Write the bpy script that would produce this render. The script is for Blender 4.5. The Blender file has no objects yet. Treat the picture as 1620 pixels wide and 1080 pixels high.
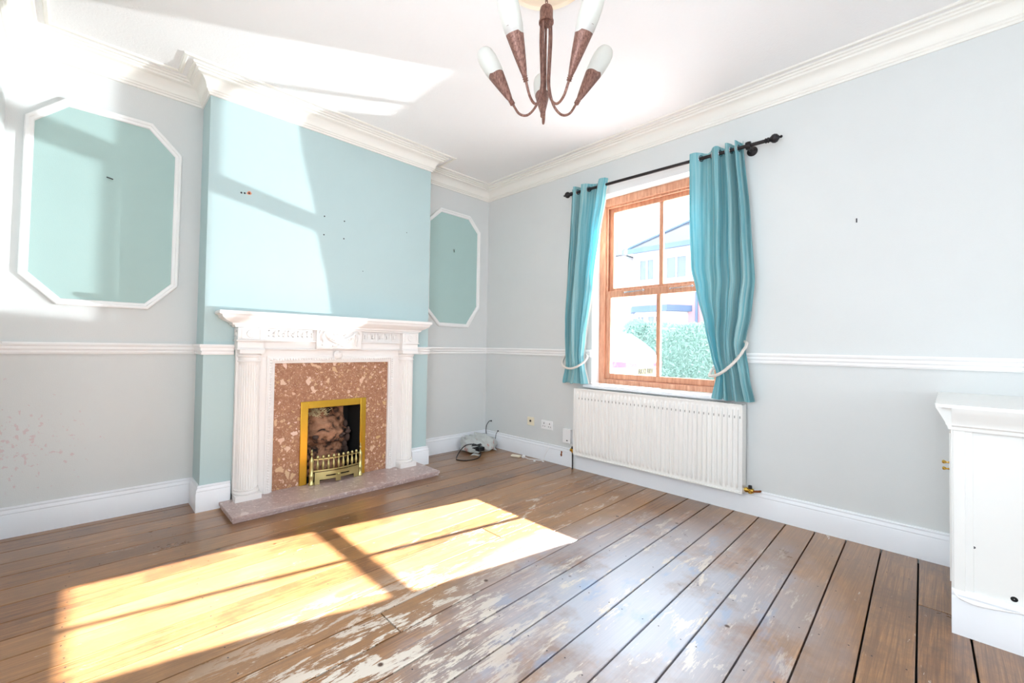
import bpy, math, random
from mathutils import Vector, Matrix
random.seed(7)
PI = math.pi
S = bpy.context.scene
COL = S.collection

# ------------------------------------------------------------------ camera
CAM = (-3.39521, -3.71272, 1.13606)
YAW, PITCH, ROLL, FPX = 0.758294, 0.020794, 0.016189, 683.645
cam = bpy.data.cameras.new('camera'); camo = bpy.data.objects.new('camera', cam); COL.objects.link(camo)
cam.sensor_width = 36; cam.lens = FPX / 1620 * 36
cam.shift_x = (810 - 781.93) / 1620; cam.shift_y = (533.30 - 540) / 1620
cam.clip_start = .02; cam.clip_end = 300
fw = Vector((math.sin(YAW) * math.cos(PITCH), math.cos(YAW) * math.cos(PITCH), math.sin(PITCH)))
r0 = Vector((math.cos(YAW), -math.sin(YAW), 0)); u0 = r0.cross(fw)
rt = r0 * math.cos(ROLL) + u0 * math.sin(ROLL); up = -r0 * math.sin(ROLL) + u0 * math.cos(ROLL)
M = Matrix((rt, up, -fw)).transposed().to_4x4(); M.translation = CAM
camo.matrix_world = M
S.camera = camo

# ------------------------------------------------------------------ light, sky, exposure
S.view_settings.view_transform = 'Standard'; S.view_settings.look = 'None'
S.view_settings.exposure = 0.12; S.view_settings.gamma = 1.0; S.view_settings.use_curve_mapping = False
w = bpy.data.worlds.new('sky'); S.world = w; w.use_nodes = True
bg = w.node_tree.nodes['Background']; bg.inputs[0].default_value = (.80, .90, 1.0, 1); bg.inputs[1].default_value = 5.4

def lamp(name, kind, loc, direction, energy, color=(1, 1, 1), **kw):
    l = bpy.data.lights.new(name, kind); l.energy = energy; l.color = color
    for k, v in kw.items(): setattr(l, k, v)
    o = bpy.data.objects.new(name, l); COL.objects.link(o); o.location = loc
    o.rotation_euler = Vector(direction).to_track_quat('-Z', 'Y').to_euler()
    return o
# low winter sun through the sash window
lamp('sun', 'SUN', (6, -3, 5), (-1, .186, -.662), 54, (1, .97, .95), angle=math.radians(.65))
# added fill lamps, set in unseen openings behind and beside the camera
lamp('added_fill_rear', 'AREA', (-1.85, -7.95, 1.45), (0, 1, 0), 14, (.95, .975, 1), shape='RECTANGLE', size=2.2, size_y=1.5)
lamp('added_fill_side', 'AREA', (-3.755, -3.2, 1.5), (1, 0, 0), 8, (.95, .975, 1), shape='RECTANGLE', size=2.0, size_y=1.6)
# sunlight thrown back up through the window by the wet street
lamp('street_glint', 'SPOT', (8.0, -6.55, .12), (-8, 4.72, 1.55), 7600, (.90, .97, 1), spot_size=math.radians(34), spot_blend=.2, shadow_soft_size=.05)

# ------------------------------------------------------------------ materials
def srgb(r, g, b):
    f = lambda c: (c / 255) / 12.92 if c / 255 <= .04045 else ((c / 255 + .055) / 1.055) ** 2.4
    return (f(r), f(g), f(b), 1)
class NT:
    def __init__(s, name):
        s.m = bpy.data.materials.new(name); s.m.use_nodes = True; s.t = s.m.node_tree
        s.b = s.t.nodes['Principled BSDF']; s.out = s.t.nodes['Material Output']
    def n(s, typ, **kw):
        x = s.t.nodes.new(typ)
        for k, v in kw.items():
            if hasattr(x, k) and not k.startswith('i_'): setattr(x, k, v)
        return x
    def l(s, a, b): s.t.links.new(a, b)
    def coords(s, scale=(1, 1, 1), rot=(0, 0, 0), kind='Object'):
        tc = s.n('ShaderNodeTexCoord'); mp = s.n('ShaderNodeMapping')
        mp.inputs['Scale'].default_value = scale; mp.inputs['Rotation'].default_value = rot
        s.l(tc.outputs[kind], mp.inputs[0]); return mp.outputs[0]
    def noise(s, vec, scale, detail=4, rough=.6, dist=0):
        x = s.n('ShaderNodeTexNoise'); x.inputs['Scale'].default_value = scale; x.inputs['Detail'].default_value = detail
        x.inputs['Roughness'].default_value = rough; x.inputs['Distortion'].default_value = dist
        if vec is not None: s.l(vec, x.inputs['Vector'])
        return x.outputs[0]
    def ramp(s, fac, stops, interp='LINEAR'):
        x = s.n('ShaderNodeValToRGB'); x.color_ramp.interpolation = interp; e = x.color_ramp.elements
        while len(e) < len(stops): e.new(.5)
        for i, (p, c) in enumerate(stops):
            e[i].position = p; e[i].color = c if len(c) == 4 else (*c, 1)
        s.l(fac, x.inputs[0]); return x.outputs[0]
    def mix(s, fac, a, b, blend='MIX'):
        x = s.n('ShaderNodeMix'); x.data_type = 'RGBA'; x.blend_type = blend
        if isinstance(fac, (int, float)): x.inputs[0].default_value = fac
        else: s.l(fac, x.inputs[0])
        for sock, v in ((x.inputs[6], a), (x.inputs[7], b)):
            if isinstance(v, tuple): sock.default_value = v
            else: s.l(v, sock)
        return x.outputs[2]
    def math(s, op, a, b=None):
        x = s.n('ShaderNodeMath'); x.operation = op
        for i, v in enumerate((a, b)):
            if v is None: continue
            if isinstance(v, (int, float)): x.inputs[i].default_value = v
            else: s.l(v, x.inputs[i])
        return x.outputs[0]
    def bump(s, h, strength=.2, dist=.01):
        x = s.n('ShaderNodeBump'); x.inputs['Strength'].default_value = strength; x.inputs['Distance'].default_value = dist
        s.l(h, x.inputs['Height']); s.l(x.outputs[0], s.b.inputs['Normal'])
    def col(s, c):
        if isinstance(c, tuple): s.b.inputs['Base Color'].default_value = c
        else: s.l(c, s.b.inputs['Base Color'])
    def set(s, **kw):
        for k, v in kw.items():
            i = s.b.inputs[k.replace('_', ' ')]
            if isinstance(v, (int, float, tuple)): i.default_value = v
            else: s.l(v, i)
        return s
MAT = {}
BLACK, WHITE = (0, 0, 0, 1), (1, 1, 1, 1)

def paint(name, c, rough=.6, var=.04, bump=.12, bscale=260, dirt=None):
    t = NT(name); v = t.coords()
    n1 = t.noise(v, 2.2, 5); c2 = tuple(x * (1 - var * 2) for x in c[:3]) + (1,)
    k = t.mix(t.ramp(n1, [(.3, BLACK), (.7, WHITE)]), c2, c)
    if dirt:
        n2 = t.noise(v, dirt[1], 8, .75); k = t.mix(t.ramp(n2, [(dirt[2], BLACK), (dirt[2] + .06, WHITE)]), k, dirt[0])
    t.col(k); t.set(Roughness=rough)
    if bump: t.bump(t.noise(v, bscale, 3), bump, .002)
    MAT[name] = t.m; return t
paint('wall_grey', srgb(219, 222, 221), .65, .015, .25, 180)
paint('wall_teal', srgb(184, 207, 208), .6, .015, .2, 180)
paint('panel_teal', srgb(174, 202, 198), .55, .015, .2, 180)
paint('gloss_white', srgb(243, 243, 242), .35, .01, .05, 60)
paint('mantel_white', srgb(238, 235, 232), .42, .01, .04, 90)
paint('rose_cream', srgb(250, 232, 208), .5, .01, .1, 60)
paint('cornice_cream', srgb(242, 240, 233), .5, .01, .1, 60)
paint('skirt_white', srgb(240, 243, 247), .35, .02, .06, 40, dirt=((.42, .38, .35, 1), 9, .70))
paint('cabinet_white', srgb(240, 241, 238), .38, .01, .05, 40, dirt=((.62, .57, .45, 1), 2.0, .66))
paint('radiator_white', srgb(243, 242, 238), .3, .01, 0)
paint('plastic_white', srgb(244, 244, 244), .35, .0, 0)
paint('plastic_cream', srgb(240, 232, 208), .4, .0, 0)
paint('black_plastic', srgb(22, 22, 24), .4, .0, 0)
paint('dark_void', (.004, .004, .004, 1), .9, 0, 0)
paint('plaster_pink', srgb(226, 150, 118), .9, .05, .2, 200)
paint('hole_dark', srgb(50, 50, 56), .8, 0, 0)
paint('groove_shade_grey', srgb(150, 148, 144), .6, 0, 0)
paint('rust', srgb(150, 80, 30), .8, .2, .2, 120)
paint('rope_cotton', srgb(226, 220, 212), .85, .04, .3, 300)
paint('ground_tarmac', srgb(190, 190, 192), .9, .05, .2, 40)
paint('render_white', srgb(208, 206, 206), .8, .02, .1, 20)
paint('slate', srgb(52, 60, 72), .7, .06, .2, 12)
paint('fascia_blue', srgb(96, 116, 144), .7, .05, 0)
paint('brick_far', srgb(196, 150, 156), .85, .05, .2, 30)
paint('window_far', srgb(112, 122, 140), .2, .03, 0)
paint('car_white', srgb(225, 228, 234), .25, 0, 0)
paint('car_glass', srgb(84, 100, 124), .08, 0, 0)
paint('tyre', srgb(40, 40, 42), .8, 0, 0)
paint('tail_red', srgb(150, 66, 84), .2, .03, 0)
paint('plate_yellow', srgb(128, 120, 84), .4, 0, 0)
paint('plate_black', srgb(20, 20, 20), .5, 0, 0)

# ceiling with swirled textured paper
t = NT('ceiling_artex'); v = t.coords()
t.col(srgb(247, 247, 247)); t.set(Roughness=.8)
sw = t.noise(v, 26, 3, .55, 2.6); t.bump(sw, .22, .006); MAT['ceiling'] = t.m

# brass / bronze / iron
def metal(name, c, rough, var=.2, sc=30):
    t = NT(name); n = t.noise(t.coords(), sc, 5); c2 = tuple(x * (1 - var) for x in c[:3]) + (1,)
    t.col(t.mix(n, c2, c)); t.set(Metallic=1.0, Roughness=rough); MAT[name] = t.m; return t
metal('brass_frame', srgb(232, 186, 72), .28, .15)
metal('brass_pale', srgb(214, 202, 142), .3, .35, 14)
metal('brass_knob', srgb(214, 176, 84), .25, .1)
metal('chrome', srgb(200, 204, 210), .2, .1)
t = NT('bronze_brushed'); v = t.coords((1, 1, .25)); n = t.noise(v, 160, 6, .7)
t.col(t.mix(t.ramp(n, [(.35, BLACK), (.65, WHITE)]), srgb(92, 58, 50), srgb(160, 120, 106))); t.set(Metallic=.35, Roughness=.48); MAT['bronze'] = t.m
t = NT('black_iron'); t.col(srgb(38, 34, 36)); t.set(Roughness=.42, Metallic=.4); MAT['iron'] = t.m

# frosted glass shade
t = NT('frosted_glass'); t.col(srgb(244, 244, 240)); t.set(Roughness=.35)
tr = t.n('ShaderNodeBsdfTranslucent'); tr.inputs[0].default_value = srgb(246, 246, 240)
mx = t.n('ShaderNodeMixShader'); mx.inputs[0].default_value = .45
t.l(t.b.outputs[0], mx.inputs[1]); t.l(tr.outputs[0], mx.inputs[2]); t.l(mx.outputs[0], t.out.inputs[0]); MAT['frosted'] = t.m

# clear window glass: lets light straight through, with a weak mirror
t = NT('window_glass'); tp = t.n('ShaderNodeBsdfTransparent'); gl = t.n('ShaderNodeBsdfGlossy'); gl.inputs['Roughness'].default_value = .02
mx = t.n('ShaderNodeMixShader'); mx.inputs[0].default_value = .05
t.l(tp.outputs[0], mx.inputs[1]); t.l(gl.outputs[0], mx.inputs[2]); t.l(mx.outputs[0], t.out.inputs[0]); MAT['glass'] = t.m

# stained softwood of the sash window
t = NT('window_wood'); v = t.coords((1, 1, .12)); v2 = t.coords((1, .12, 1))
n = t.noise(v, 60, 5, .6, .4)
t.col(t.mix(t.ramp(n, [(.3, BLACK), (.7, WHITE)]), srgb(188, 128, 98), srgb(222, 170, 138))); t.set(Roughness=.35); MAT['wood'] = t.m

# conglomerate marble with pale chips
def marble(name, base, base2, chips, amount, rough, dust=0.0):
    t = NT(name); v = t.coords(); wob = t.noise(v, 14, 3)
    add = t.n('ShaderNodeVectorMath'); add.operation = 'MULTIPLY_ADD'
    nn = t.n('ShaderNodeTexNoise'); nn.inputs['Scale'].default_value = 22; t.l(v, nn.inputs['Vector'])
    t.l(nn.outputs['Color'], add.inputs[0]); add.inputs[1].default_value = (.045, .045, .045); t.l(v, add.inputs[2])
    k = t.mix(t.ramp(t.noise(v, 30, 8, .75), [(.35, BLACK), (.65, WHITE)]), base, base2)
    for sc, th, am in ((130, .17, .6), (52, .15, .85), (20, .10, 1.0)):
        vo = t.n('ShaderNodeTexVoronoi'); vo.inputs['Scale'].default_value = sc; vo.inputs['Randomness'].default_value = 1
        t.l(add.outputs[0], vo.inputs['Vector'])
        sep = t.n('ShaderNodeSeparateColor'); t.l(vo.outputs['Color'], sep.inputs[0])
        e = t.n('ShaderNodeTexVoronoi'); e.feature = 'DISTANCE_TO_EDGE'; e.inputs['Scale'].default_value = sc; t.l(add.outputs[0], e.inputs['Vector'])
        sel = t.math('LESS_THAN', sep.outputs[0], amount * th * 3)
        inn = t.math('GREATER_THAN', e.outputs['Distance'], .12)
        f = t.math('MULTIPLY', t.math('MULTIPLY', sel, inn), am)
        cc = t.ramp(sep.outputs[1], [(0, chips[0]), (.5, chips[1]), (1, chips[2])])
        k = t.mix(f, k, cc)
    if dust: k = t.mix(t.ramp(t.noise(v, 5, 6, .7), [(.3, (dust,) * 3), (.8, (dust * .25,) * 3)]), k, srgb(196, 186, 184))
    t.col(k); t.set(Roughness=rough); MAT[name] = t.m
marble('marble_panel', srgb(150, 104, 78), srgb(180, 132, 102), (srgb(226, 190, 166), srgb(206, 168, 120), srgb(236, 206, 190)), .42, .22)
marble('marble_hearth', srgb(150, 118, 110), srgb(178, 148, 140), (srgb(216, 196, 188), srgb(190, 160, 150), srgb(226, 214, 210)), .40, .35, .5)

# soot-stained ceramic fire back
t = NT('fire_ceramic'); v = t.coords((1, 1, 1))
n = t.noise(v, 9, 7, .65, .6)
t.col(t.ramp(n, [(.36, srgb(22, 19, 18)), (.43, srgb(70, 50, 40)), (.50, srgb(160, 112, 84)), (.66, srgb(196, 148, 116))])); t.set(Roughness=.85); t.bump(n, .5, .02); MAT['ceramic'] = t.m
paint('ember_coal', srgb(92, 72, 64), .9, .3, .6, 60)
paint('straw', srgb(226, 210, 164), .8, .1, 0)

# floorboards
t = NT('floor_boards'); v = t.coords((1, 1, 1))
at = t.n('ShaderNodeAttribute'); at.attribute_name = 'rnd'; at.attribute_type = 'GEOMETRY'
off = t.n('ShaderNodeVectorMath'); off.operation = 'MULTIPLY_ADD'
t.l(at.outputs['Color'], off.inputs[0]); off.inputs[1].default_value = (7, 5, 9); t.l(v, off.inputs[2])
def scaled(vec, s):
    mp = t.n('ShaderNodeMapping'); mp.inputs['Scale'].default_value = s; t.l(vec, mp.inputs[0]); return mp.outputs[0]
gr = t.noise(scaled(off.outputs[0], (.9, 26, 1)), 1.8, 8, .68, 1.4)
gr2 = t.noise(scaled(off.outputs[0], (3, 150, 1)), 1.4, 5, .65, .3)
blot = t.noise(off.outputs[0], 2.6, 8, .72)
k = t.ramp(gr, [(.28, srgb(98, 64, 38)), (.44, srgb(140, 98, 62)), (.58, srgb(170, 121, 74)), (.76, srgb(194, 147, 96))])
k = t.mix(t.math('MULTIPLY', t.ramp(gr2, [(.38, WHITE), (.56, BLACK)]), .5), k, srgb(92, 60, 40))
k = t.mix(t.ramp(blot, [(.40, (.75,) * 3), (.56, BLACK)]), k, srgb(94, 64, 44))
sep = t.n('ShaderNodeSeparateColor'); t.l(at.outputs['Color'], sep.inputs[0])
k = t.mix(t.math('MULTIPLY', sep.outputs[0], .35), k, srgb(206, 158, 106))
k = t.mix(t.math('MULTIPLY', sep.outputs[1], .25), k, srgb(112, 74, 50))
# position masks (real wear; the middle one also carries painted window sheen)
def disc(cx, cy, rx, ry, soft=.6):
    mp = t.n('ShaderNodeVectorMath'); mp.operation = 'SUBTRACT'; t.l(v, mp.inputs[0]); mp.inputs[1].default_value = (cx, cy, 0)
    m2 = t.n('ShaderNodeVectorMath'); m2.operation = 'MULTIPLY'; t.l(mp.outputs[0], m2.inputs[0]); m2.inputs[1].default_value = (1 / rx, 1 / ry, 0)
    ln = t.n('ShaderNodeVectorMath'); ln.operation = 'LENGTH'; t.l(m2.outputs[0], ln.inputs[0])
    mr = t.n('ShaderNodeMapRange'); mr.inputs[1].default_value = 1 + soft * .5; mr.inputs[2].default_value = 1 - soft; t.l(ln.outputs['Value'], mr.inputs[0])
    return mr.outputs[0]
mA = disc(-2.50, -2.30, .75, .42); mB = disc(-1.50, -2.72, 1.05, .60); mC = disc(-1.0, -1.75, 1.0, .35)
# worn boards mid-room, with the window's bluish sheen painted into the colour
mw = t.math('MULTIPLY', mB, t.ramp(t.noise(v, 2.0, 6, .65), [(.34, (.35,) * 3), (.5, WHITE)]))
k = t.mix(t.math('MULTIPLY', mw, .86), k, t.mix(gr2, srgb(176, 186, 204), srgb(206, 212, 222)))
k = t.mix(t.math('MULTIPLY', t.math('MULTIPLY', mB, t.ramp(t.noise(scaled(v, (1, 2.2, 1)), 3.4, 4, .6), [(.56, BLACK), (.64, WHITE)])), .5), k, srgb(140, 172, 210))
sp = t.noise(scaled(off.outputs[0], (2.6, 9, 1)), 1.7, 5, .6, .5); ss = t.noise(scaled(off.outputs[0], (9, 60, 1)), 1.8, 8, .8)
sc1 = t.math('ADD', t.math('MULTIPLY', sp, .58), t.math('MULTIPLY', ss, .42))
f1 = t.ramp(sc1, [(.520, BLACK), (.530, WHITE)]); f2 = t.ramp(sc1, [(.565, BLACK), (.58, WHITE)]); f3 = t.ramp(sc1, [(.625, BLACK), (.64, WHITE)])
mm = t.math('MAXIMUM', t.math('MULTIPLY', f1, mA), t.math('MAXIMUM', t.math('MULTIPLY', f2, mB), t.math('MAXIMUM', t.math('MULTIPLY', f2, t.math('MULTIPLY', mC, .7)), t.math('MULTIPLY', f3, .75))))
k = t.mix(t.math('MINIMUM', t.math('MULTIPLY', mm, .9), 1.0), k, srgb(222, 212, 198))
vo = t.n('ShaderNodeTexVoronoi'); vo.inputs['Scale'].default_value = 4.2; t.l(off.outputs[0], vo.inputs['Vector'])
k = t.mix(t.ramp(vo.outputs['Distance'], [(.035, WHITE), (.06, BLACK)]), k, srgb(70, 42, 26))
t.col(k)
t.set(Roughness=t.ramp(blot, [(.3, (.26,) * 3), (.7, (.40,) * 3)])); t.b.inputs['Coat Weight'].default_value = .5; t.b.inputs['Coat Roughness'].default_value = .22
t.bump(gr2, .12, .002); MAT['floor'] = t.m

# curtain cloth with crinkled vertical stripes
t = NT('curtain_cloth'); tc = t.n('ShaderNodeTexCoord'); mp = t.n('ShaderNodeMapping'); mp.inputs['Scale'].default_value = (1, .02, 1)
t.l(tc.outputs['UV'], mp.inputs[0])
n = t.noise(mp.outputs[0], 46, 5, .65); n2 = t.noise(mp.outputs[0], 9, 2, .5)
cr = t.coords((1, 1, 1)); cn = t.noise(mp.outputs[0], 130, 3, .6)
k = t.mix(t.ramp(n2, [(.42, BLACK), (.58, WHITE)]), srgb(108, 180, 190), srgb(164, 208, 210))
k = t.mix(t.ramp(n, [(.46, BLACK), (.58, (.8,) * 3)]), k, srgb(186, 220, 220))
t.col(k); t.set(Roughness=.75); t.bump(cn, .5, .004)
tr = t.n('ShaderNodeBsdfTranslucent'); tr.inputs[0].default_value = srgb(20, 150, 176)
mx = t.n('ShaderNodeMixShader'); mx.inputs[0].default_value = .28
t.l(t.b.outputs[0], mx.inputs[1]); t.l(tr.outputs[0], mx.inputs[2]); t.l(mx.outputs[0], t.out.inputs[0]); MAT['curtain'] = t.m
t = NT('curtain_lining'); t.col(srgb(236, 232, 224)); t.set(Roughness=.8)
tr = t.n('ShaderNodeBsdfTranslucent'); tr.inputs[0].default_value = srgb(240, 240, 236)
mx = t.n('ShaderNodeMixShader'); mx.inputs[0].default_value = .35
t.l(t.b.outputs[0], mx.inputs[1]); t.l(tr.outputs[0], mx.inputs[2]); t.l(mx.outputs[0], t.out.inputs[0]); MAT['lining'] = t.m

# carrier bag film with faded red print
t = NT('bag_film'); v = t.coords(); n = t.noise(v, 13, 4, .6)
t.col(t.mix(t.ramp(n, [(.60, BLACK), (.64, WHITE)]), srgb(206, 210, 207), srgb(196, 142, 132))); t.set(Roughness=.28); t.bump(t.noise(v, 30, 5, .7, 1.5), .6, .02); MAT['bag'] = t.m
# hedge leaf
t = NT('hedge_leaf'); v = t.coords(); t.col(t.mix(t.noise(v, 8, 4), srgb(122, 152, 142), srgb(178, 200, 192))); t.set(Roughness=.6)
tr = t.n('ShaderNodeBsdfTranslucent'); tr.inputs[0].default_value = srgb(190, 222, 212)
mx = t.n('ShaderNodeMixShader'); mx.inputs[0].default_value = .4
t.l(t.b.outputs[0], mx.inputs[1]); t.l(tr.outputs[0], mx.inputs[2]); t.l(mx.outputs[0], t.out.inputs[0]); MAT['leaf'] = t.m

# ------------------------------------------------------------------ mesh helpers
class MB:
    def __init__(s): s.v = []; s.f = []; s.uv = None
    def add(s, vs, fs):
        o = len(s.v); s.v += [tuple(p) for p in vs]; s.f += [tuple(i + o for i in q) for q in fs]; return s
    def box(s, x0, x1, y0, y1, z0, z1):
        return s.add([(x0, y0, z0), (x1, y0, z0), (x1, y1, z0), (x0, y1, z0), (x0, y0, z1), (x1, y0, z1), (x1, y1, z1), (x0, y1, z1)],
                     [(0, 3, 2, 1), (4, 5, 6, 7), (0, 1, 5, 4), (1, 2, 6, 5), (2, 3, 7, 6), (3, 0, 4, 7)])
    def prism(s, poly, axis, a, b):
        """poly of 2-D points extruded along axis from a to b ('x': (y,z), 'y': (x,z), 'z': (x,y))"""
        mk = {'x': lambda p, t: (t, p[0], p[1]), 'y': lambda p, t: (p[0], t, p[1]), 'z': lambda p, t: (p[0], p[1], t)}[axis]
        n = len(poly)
        return s.add([mk(p, a) for p in poly] + [mk(p, b) for p in poly],
                     [tuple(range(n))[::-1], tuple(range(n, 2 * n))] + [(i, (i + 1) % n, n + (i + 1) % n, n + i) for i in range(n)])
    def frame_from(s, d):
        d = Vector(d).normalized(); a = Vector((0, 0, 1)) if abs(d.z) < .9 else Vector((1, 0, 0))
        x = d.cross(a).normalized(); return x, d.cross(x).normalized(), d
    def tube(s, pts, r, n=10, cap=True):
        pts = [Vector(p) for p in pts]; rs = r if isinstance(r, (list, tuple)) else [r] * len(pts)
        vs = []; px = None
        for i, p in enumerate(pts):
            d = (pts[min(i + 1, len(pts) - 1)] - pts[max(i - 1, 0)])
            if px is None: px, py, _ = s.frame_from(d)
            else:
                dd = d.normalized(); px = (px - dd * px.dot(dd)).normalized(); py = dd.cross(px)
            for k in range(n):
                a = 2 * PI * k / n; vs.append(p + (px * math.cos(a) + py * math.sin(a)) * rs[i])
        fs = [(i * n + k, i * n + (k + 1) % n, (i + 1) * n + (k + 1) % n, (i + 1) * n + k) for i in range(len(pts) - 1) for k in range(n)]
        if cap: fs += [tuple(range(n))[::-1], tuple((len(pts) - 1) * n + k for k in range(n))]
        return s.add(vs, fs)
    def lathe(s, prof, c, d=(0, 0, 1), n=20, a0=0, a1=2 * PI, flute=None):
        """prof: (radius, height along d)"""
        x, y, d = s.frame_from(d); c = Vector(c); full = abs(a1 - a0 - 2 * PI) < 1e-6; m = n if full else n + 1
        vs = []
        for r, h in prof:
            for k in range(m):
                a = a0 + (a1 - a0) * k / n; vs.append(c + d * h + (x * math.cos(a) + y * math.sin(a)) * r)
        fs = [(i * m + k, i * m + (k + 1) % m, (i + 1) * m + (k + 1) % m, (i + 1) * m + k) for i in range(len(prof) - 1) for k in range(n)]
        return s.add(vs, fs)
    def grid(s, fn, nu, nv, uv=False):
        o = len(s.v); vs = [fn(i / nu, j / nv) for j in range(nv + 1) for i in range(nu + 1)]
        if uv: s.uv = [(i / nu, j / nv) for j in range(nv + 1) for i in range(nu + 1)]
        return s.add(vs, [(j * (nu + 1) + i, j * (nu + 1) + i + 1, (j + 1) * (nu + 1) + i + 1, (j + 1) * (nu + 1) + i) for j in range(nv) for i in range(nu)])
    def sphere(s, c, r, n=12, m=8, sc=(1, 1, 1)):
        c = Vector(c); vs = []; 
        for j in range(m + 1):
            ph = PI * j / m
            for k in range(n): vs.append(c + Vector((math.sin(ph) * math.cos(2 * PI * k / n) * sc[0], math.sin(ph) * math.sin(2 * PI * k / n) * sc[1], math.cos(ph) * sc[2])) * r)
        return s.add(vs, [(j * n + k, (j + 1) * n + k, (j + 1) * n + (k + 1) % n, j * n + (k + 1) % n) for j in range(m) for k in range(n)])
    def sweep(s, path, prof, closed_prof=True):
        """prof (off, z) swept along plan path; off to the left of travel, mitred"""
        P = [Vector((a, b)) for a, b in path]; n = len(prof); rings = []
        for i, p in enumerate(P):
            def nrm(a, b): d = (b - a).normalized(); return Vector((-d.y, d.x))
            if i == 0: m = nrm(P[0], P[1])
            elif i == len(P) - 1: m = nrm(P[-2], P[-1])
            else:
                a, b = nrm(P[i - 1], p), nrm(p, P[i + 1]); m = (a + b); m = m / (m.dot(a))
            rings.append([(p.x + m.x * o, p.y + m.y * o, z) for o, z in prof])
        vs = [v for r in rings for v in r]
        fs = [(i * n + k, i * n + (k + 1) % n, (i + 1) * n + (k + 1) % n, (i + 1) * n + k) for i in range(len(P) - 1) for k in range(n)]
        fs += [tuple(range(n)), tuple((len(P) - 1) * n + k for k in range(n))[::-1]]
        return s.add(vs, fs)
    def build(s, name, mat, parent=None, smooth=False, bevel=0, bseg=2, label=None, angle=.6):
        off = Vector((0, 0, 0)); q = parent
        while q is not None: off += q.location; q = q.parent
        me = bpy.data.meshes.new(name); me.from_pydata([(a - off.x, b - off.y, c - off.z) for a, b, c in s.v], [], s.f); me.validate(); me.update()
        if s.uv:
            l = me.uv_layers.new(name='UVMap')
            for lp in me.loops: l.data[lp.index].uv = s.uv[lp.vertex_index]
        import bmesh
        bm = bmesh.new(); bm.from_mesh(me); bmesh.ops.recalc_face_normals(bm, faces=bm.faces); bm.to_mesh(me); bm.free()
        me.materials.append(MAT[mat] if isinstance(mat, str) else mat)
        o = bpy.data.objects.new(name, me); COL.objects.link(o); o.parent = parent
        if bevel:
            b = o.modifiers.new('bevel', 'BEVEL'); b.width = bevel; b.segments = bseg; b.limit_method = 'ANGLE'; b.angle_limit = .6
        if smooth or bevel:
            for p in me.polygons: p.use_smooth = True
            if smooth != 'all':
                me.set_sharp_from_angle(angle=angle)
        if label: o['label'] = label
        return o
def empty(name, loc, label=None, cat=None, group=None, kind=None):
    o = bpy.data.objects.new(name, None); COL.objects.link(o); o.location = loc; o.empty_display_size = .05
    return tag(o, label, cat, group, kind)
def tag(o, label=None, cat=None, group=None, kind=None):
    if label: o['label'] = label
    if cat: o['category'] = cat
    if group: o['group'] = group
    if kind: o['kind'] = kind
    return o
def B(*a): return MB().box(*a)
def bez(pts, n=8):
    """Catmull-Rom through points"""
    P = [Vector(p) for p in pts]; P = [P[0] * 2 - P[1]] + P + [P[-1] * 2 - P[-2]]; out = []
    for i in range(1, len(P) - 2):
        for k in range(n):
            t = k / n; a, b, c, d = P[i - 1], P[i], P[i + 1], P[i + 2]
            out.append(.5 * ((2 * b) + (c - a) * t + (2 * a - 5 * b + 4 * c - d) * t * t + (3 * b - a - 3 * c + d) * t ** 3))
    out.append(P[-2]); return out
def lerp(tab, x):
    tab = sorted(tab)
    if x <= tab[0][0]: return tab[0][1]
    for (a, p), (b, q) in zip(tab, tab[1:]):
        if x <= b:
            f = (x - a) / (b - a); f = f * f * (3 - 2 * f) * .5 + f * .5; return p + (q - p) * f
    return tab[-1][1]

# ------------------------------------------------------------------ room
H = 2.95; L = 3.76; YB = -8.0
CX1, CX0, CY = -.998, -2.814, -.252          # chimney breast right, left, front
WY0, WY1, WZ0, WZ1 = -2.575, -1.435, .80, 2.53   # window opening
ST = 'structure'
# floor: separate planks with real gaps
def seam_y(yc, x):
    a = math.radians(.35 + (-1.1 - yc) * .62); a = max(a, math.radians(-.2)); return yc + (x + 1.5) * math.tan(a)
seams = [.25, .08, -.09, -.26, -.43, -.60, -.76, -.93, -1.095, -1.24, -1.385, -1.545, -1.70, -1.865, -2.03, -2.195, -2.36, -2.52, -2.685, -2.845, -3.005, -3.165, -3.32, -3.48, -3.635, -3.79, -3.95, -4.11, -4.27, -4.43, -4.6, -4.77, -4.93, -5.1, -5.26, -5.43, -5.62] + [-5.62 - .18 * k for k in range(1, 15)]
joints = {14: [-2.457], 12: [-1.566], 24: [-.627]}
fm = MB(); rnd = []
for i in range(len(seams) - 1):
    a, b = seams[i], seams[i + 1]; js = [-L - .01] + joints.get(i, []) + [.02]
    g = .0019 if i < 13 else (.0025 if i < 15 else .0034)
    for x0, x1 in zip(js, js[1:]):
        x0 += .003 if x0 > -L else 0; x1 -= .003 if x1 < 0 else 0
        N = 6; vs = []; rc = (random.random(), random.random(), random.random(), 1); n0 = len(fm.v)
        for k in range(N + 1):
            x = x0 + (x1 - x0) * k / N; wv = .0012 * math.sin(x * 3.1 + i)
            yt = seam_y(a, x) - g + wv; yb_ = seam_y(b, x) + g + .0012 * math.sin(x * 3.1 + i + 1)
            vs += [(x, yt, -.03), (x, yt, -.002), (x, yt - .003, 0), (x, yb_ + .003, 0), (x, yb_, -.002), (x, yb_, -.03)]
        fs = [(k * 6 + j, k * 6 + j + 1, (k + 1) * 6 + j + 1, (k + 1) * 6 + j) for k in range(N) for j in range(5)]
        fs += [tuple(range(6)), tuple(N * 6 + j for j in range(6))[::-1]]
        fm.add(vs, fs); rnd += [rc] * (len(fm.v) - n0)
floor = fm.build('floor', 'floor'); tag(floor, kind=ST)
at = floor.data.color_attributes.new('rnd', 'FLOAT_COLOR', 'POINT')
for i, c in enumerate(rnd): at.data[i].color = c
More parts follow.
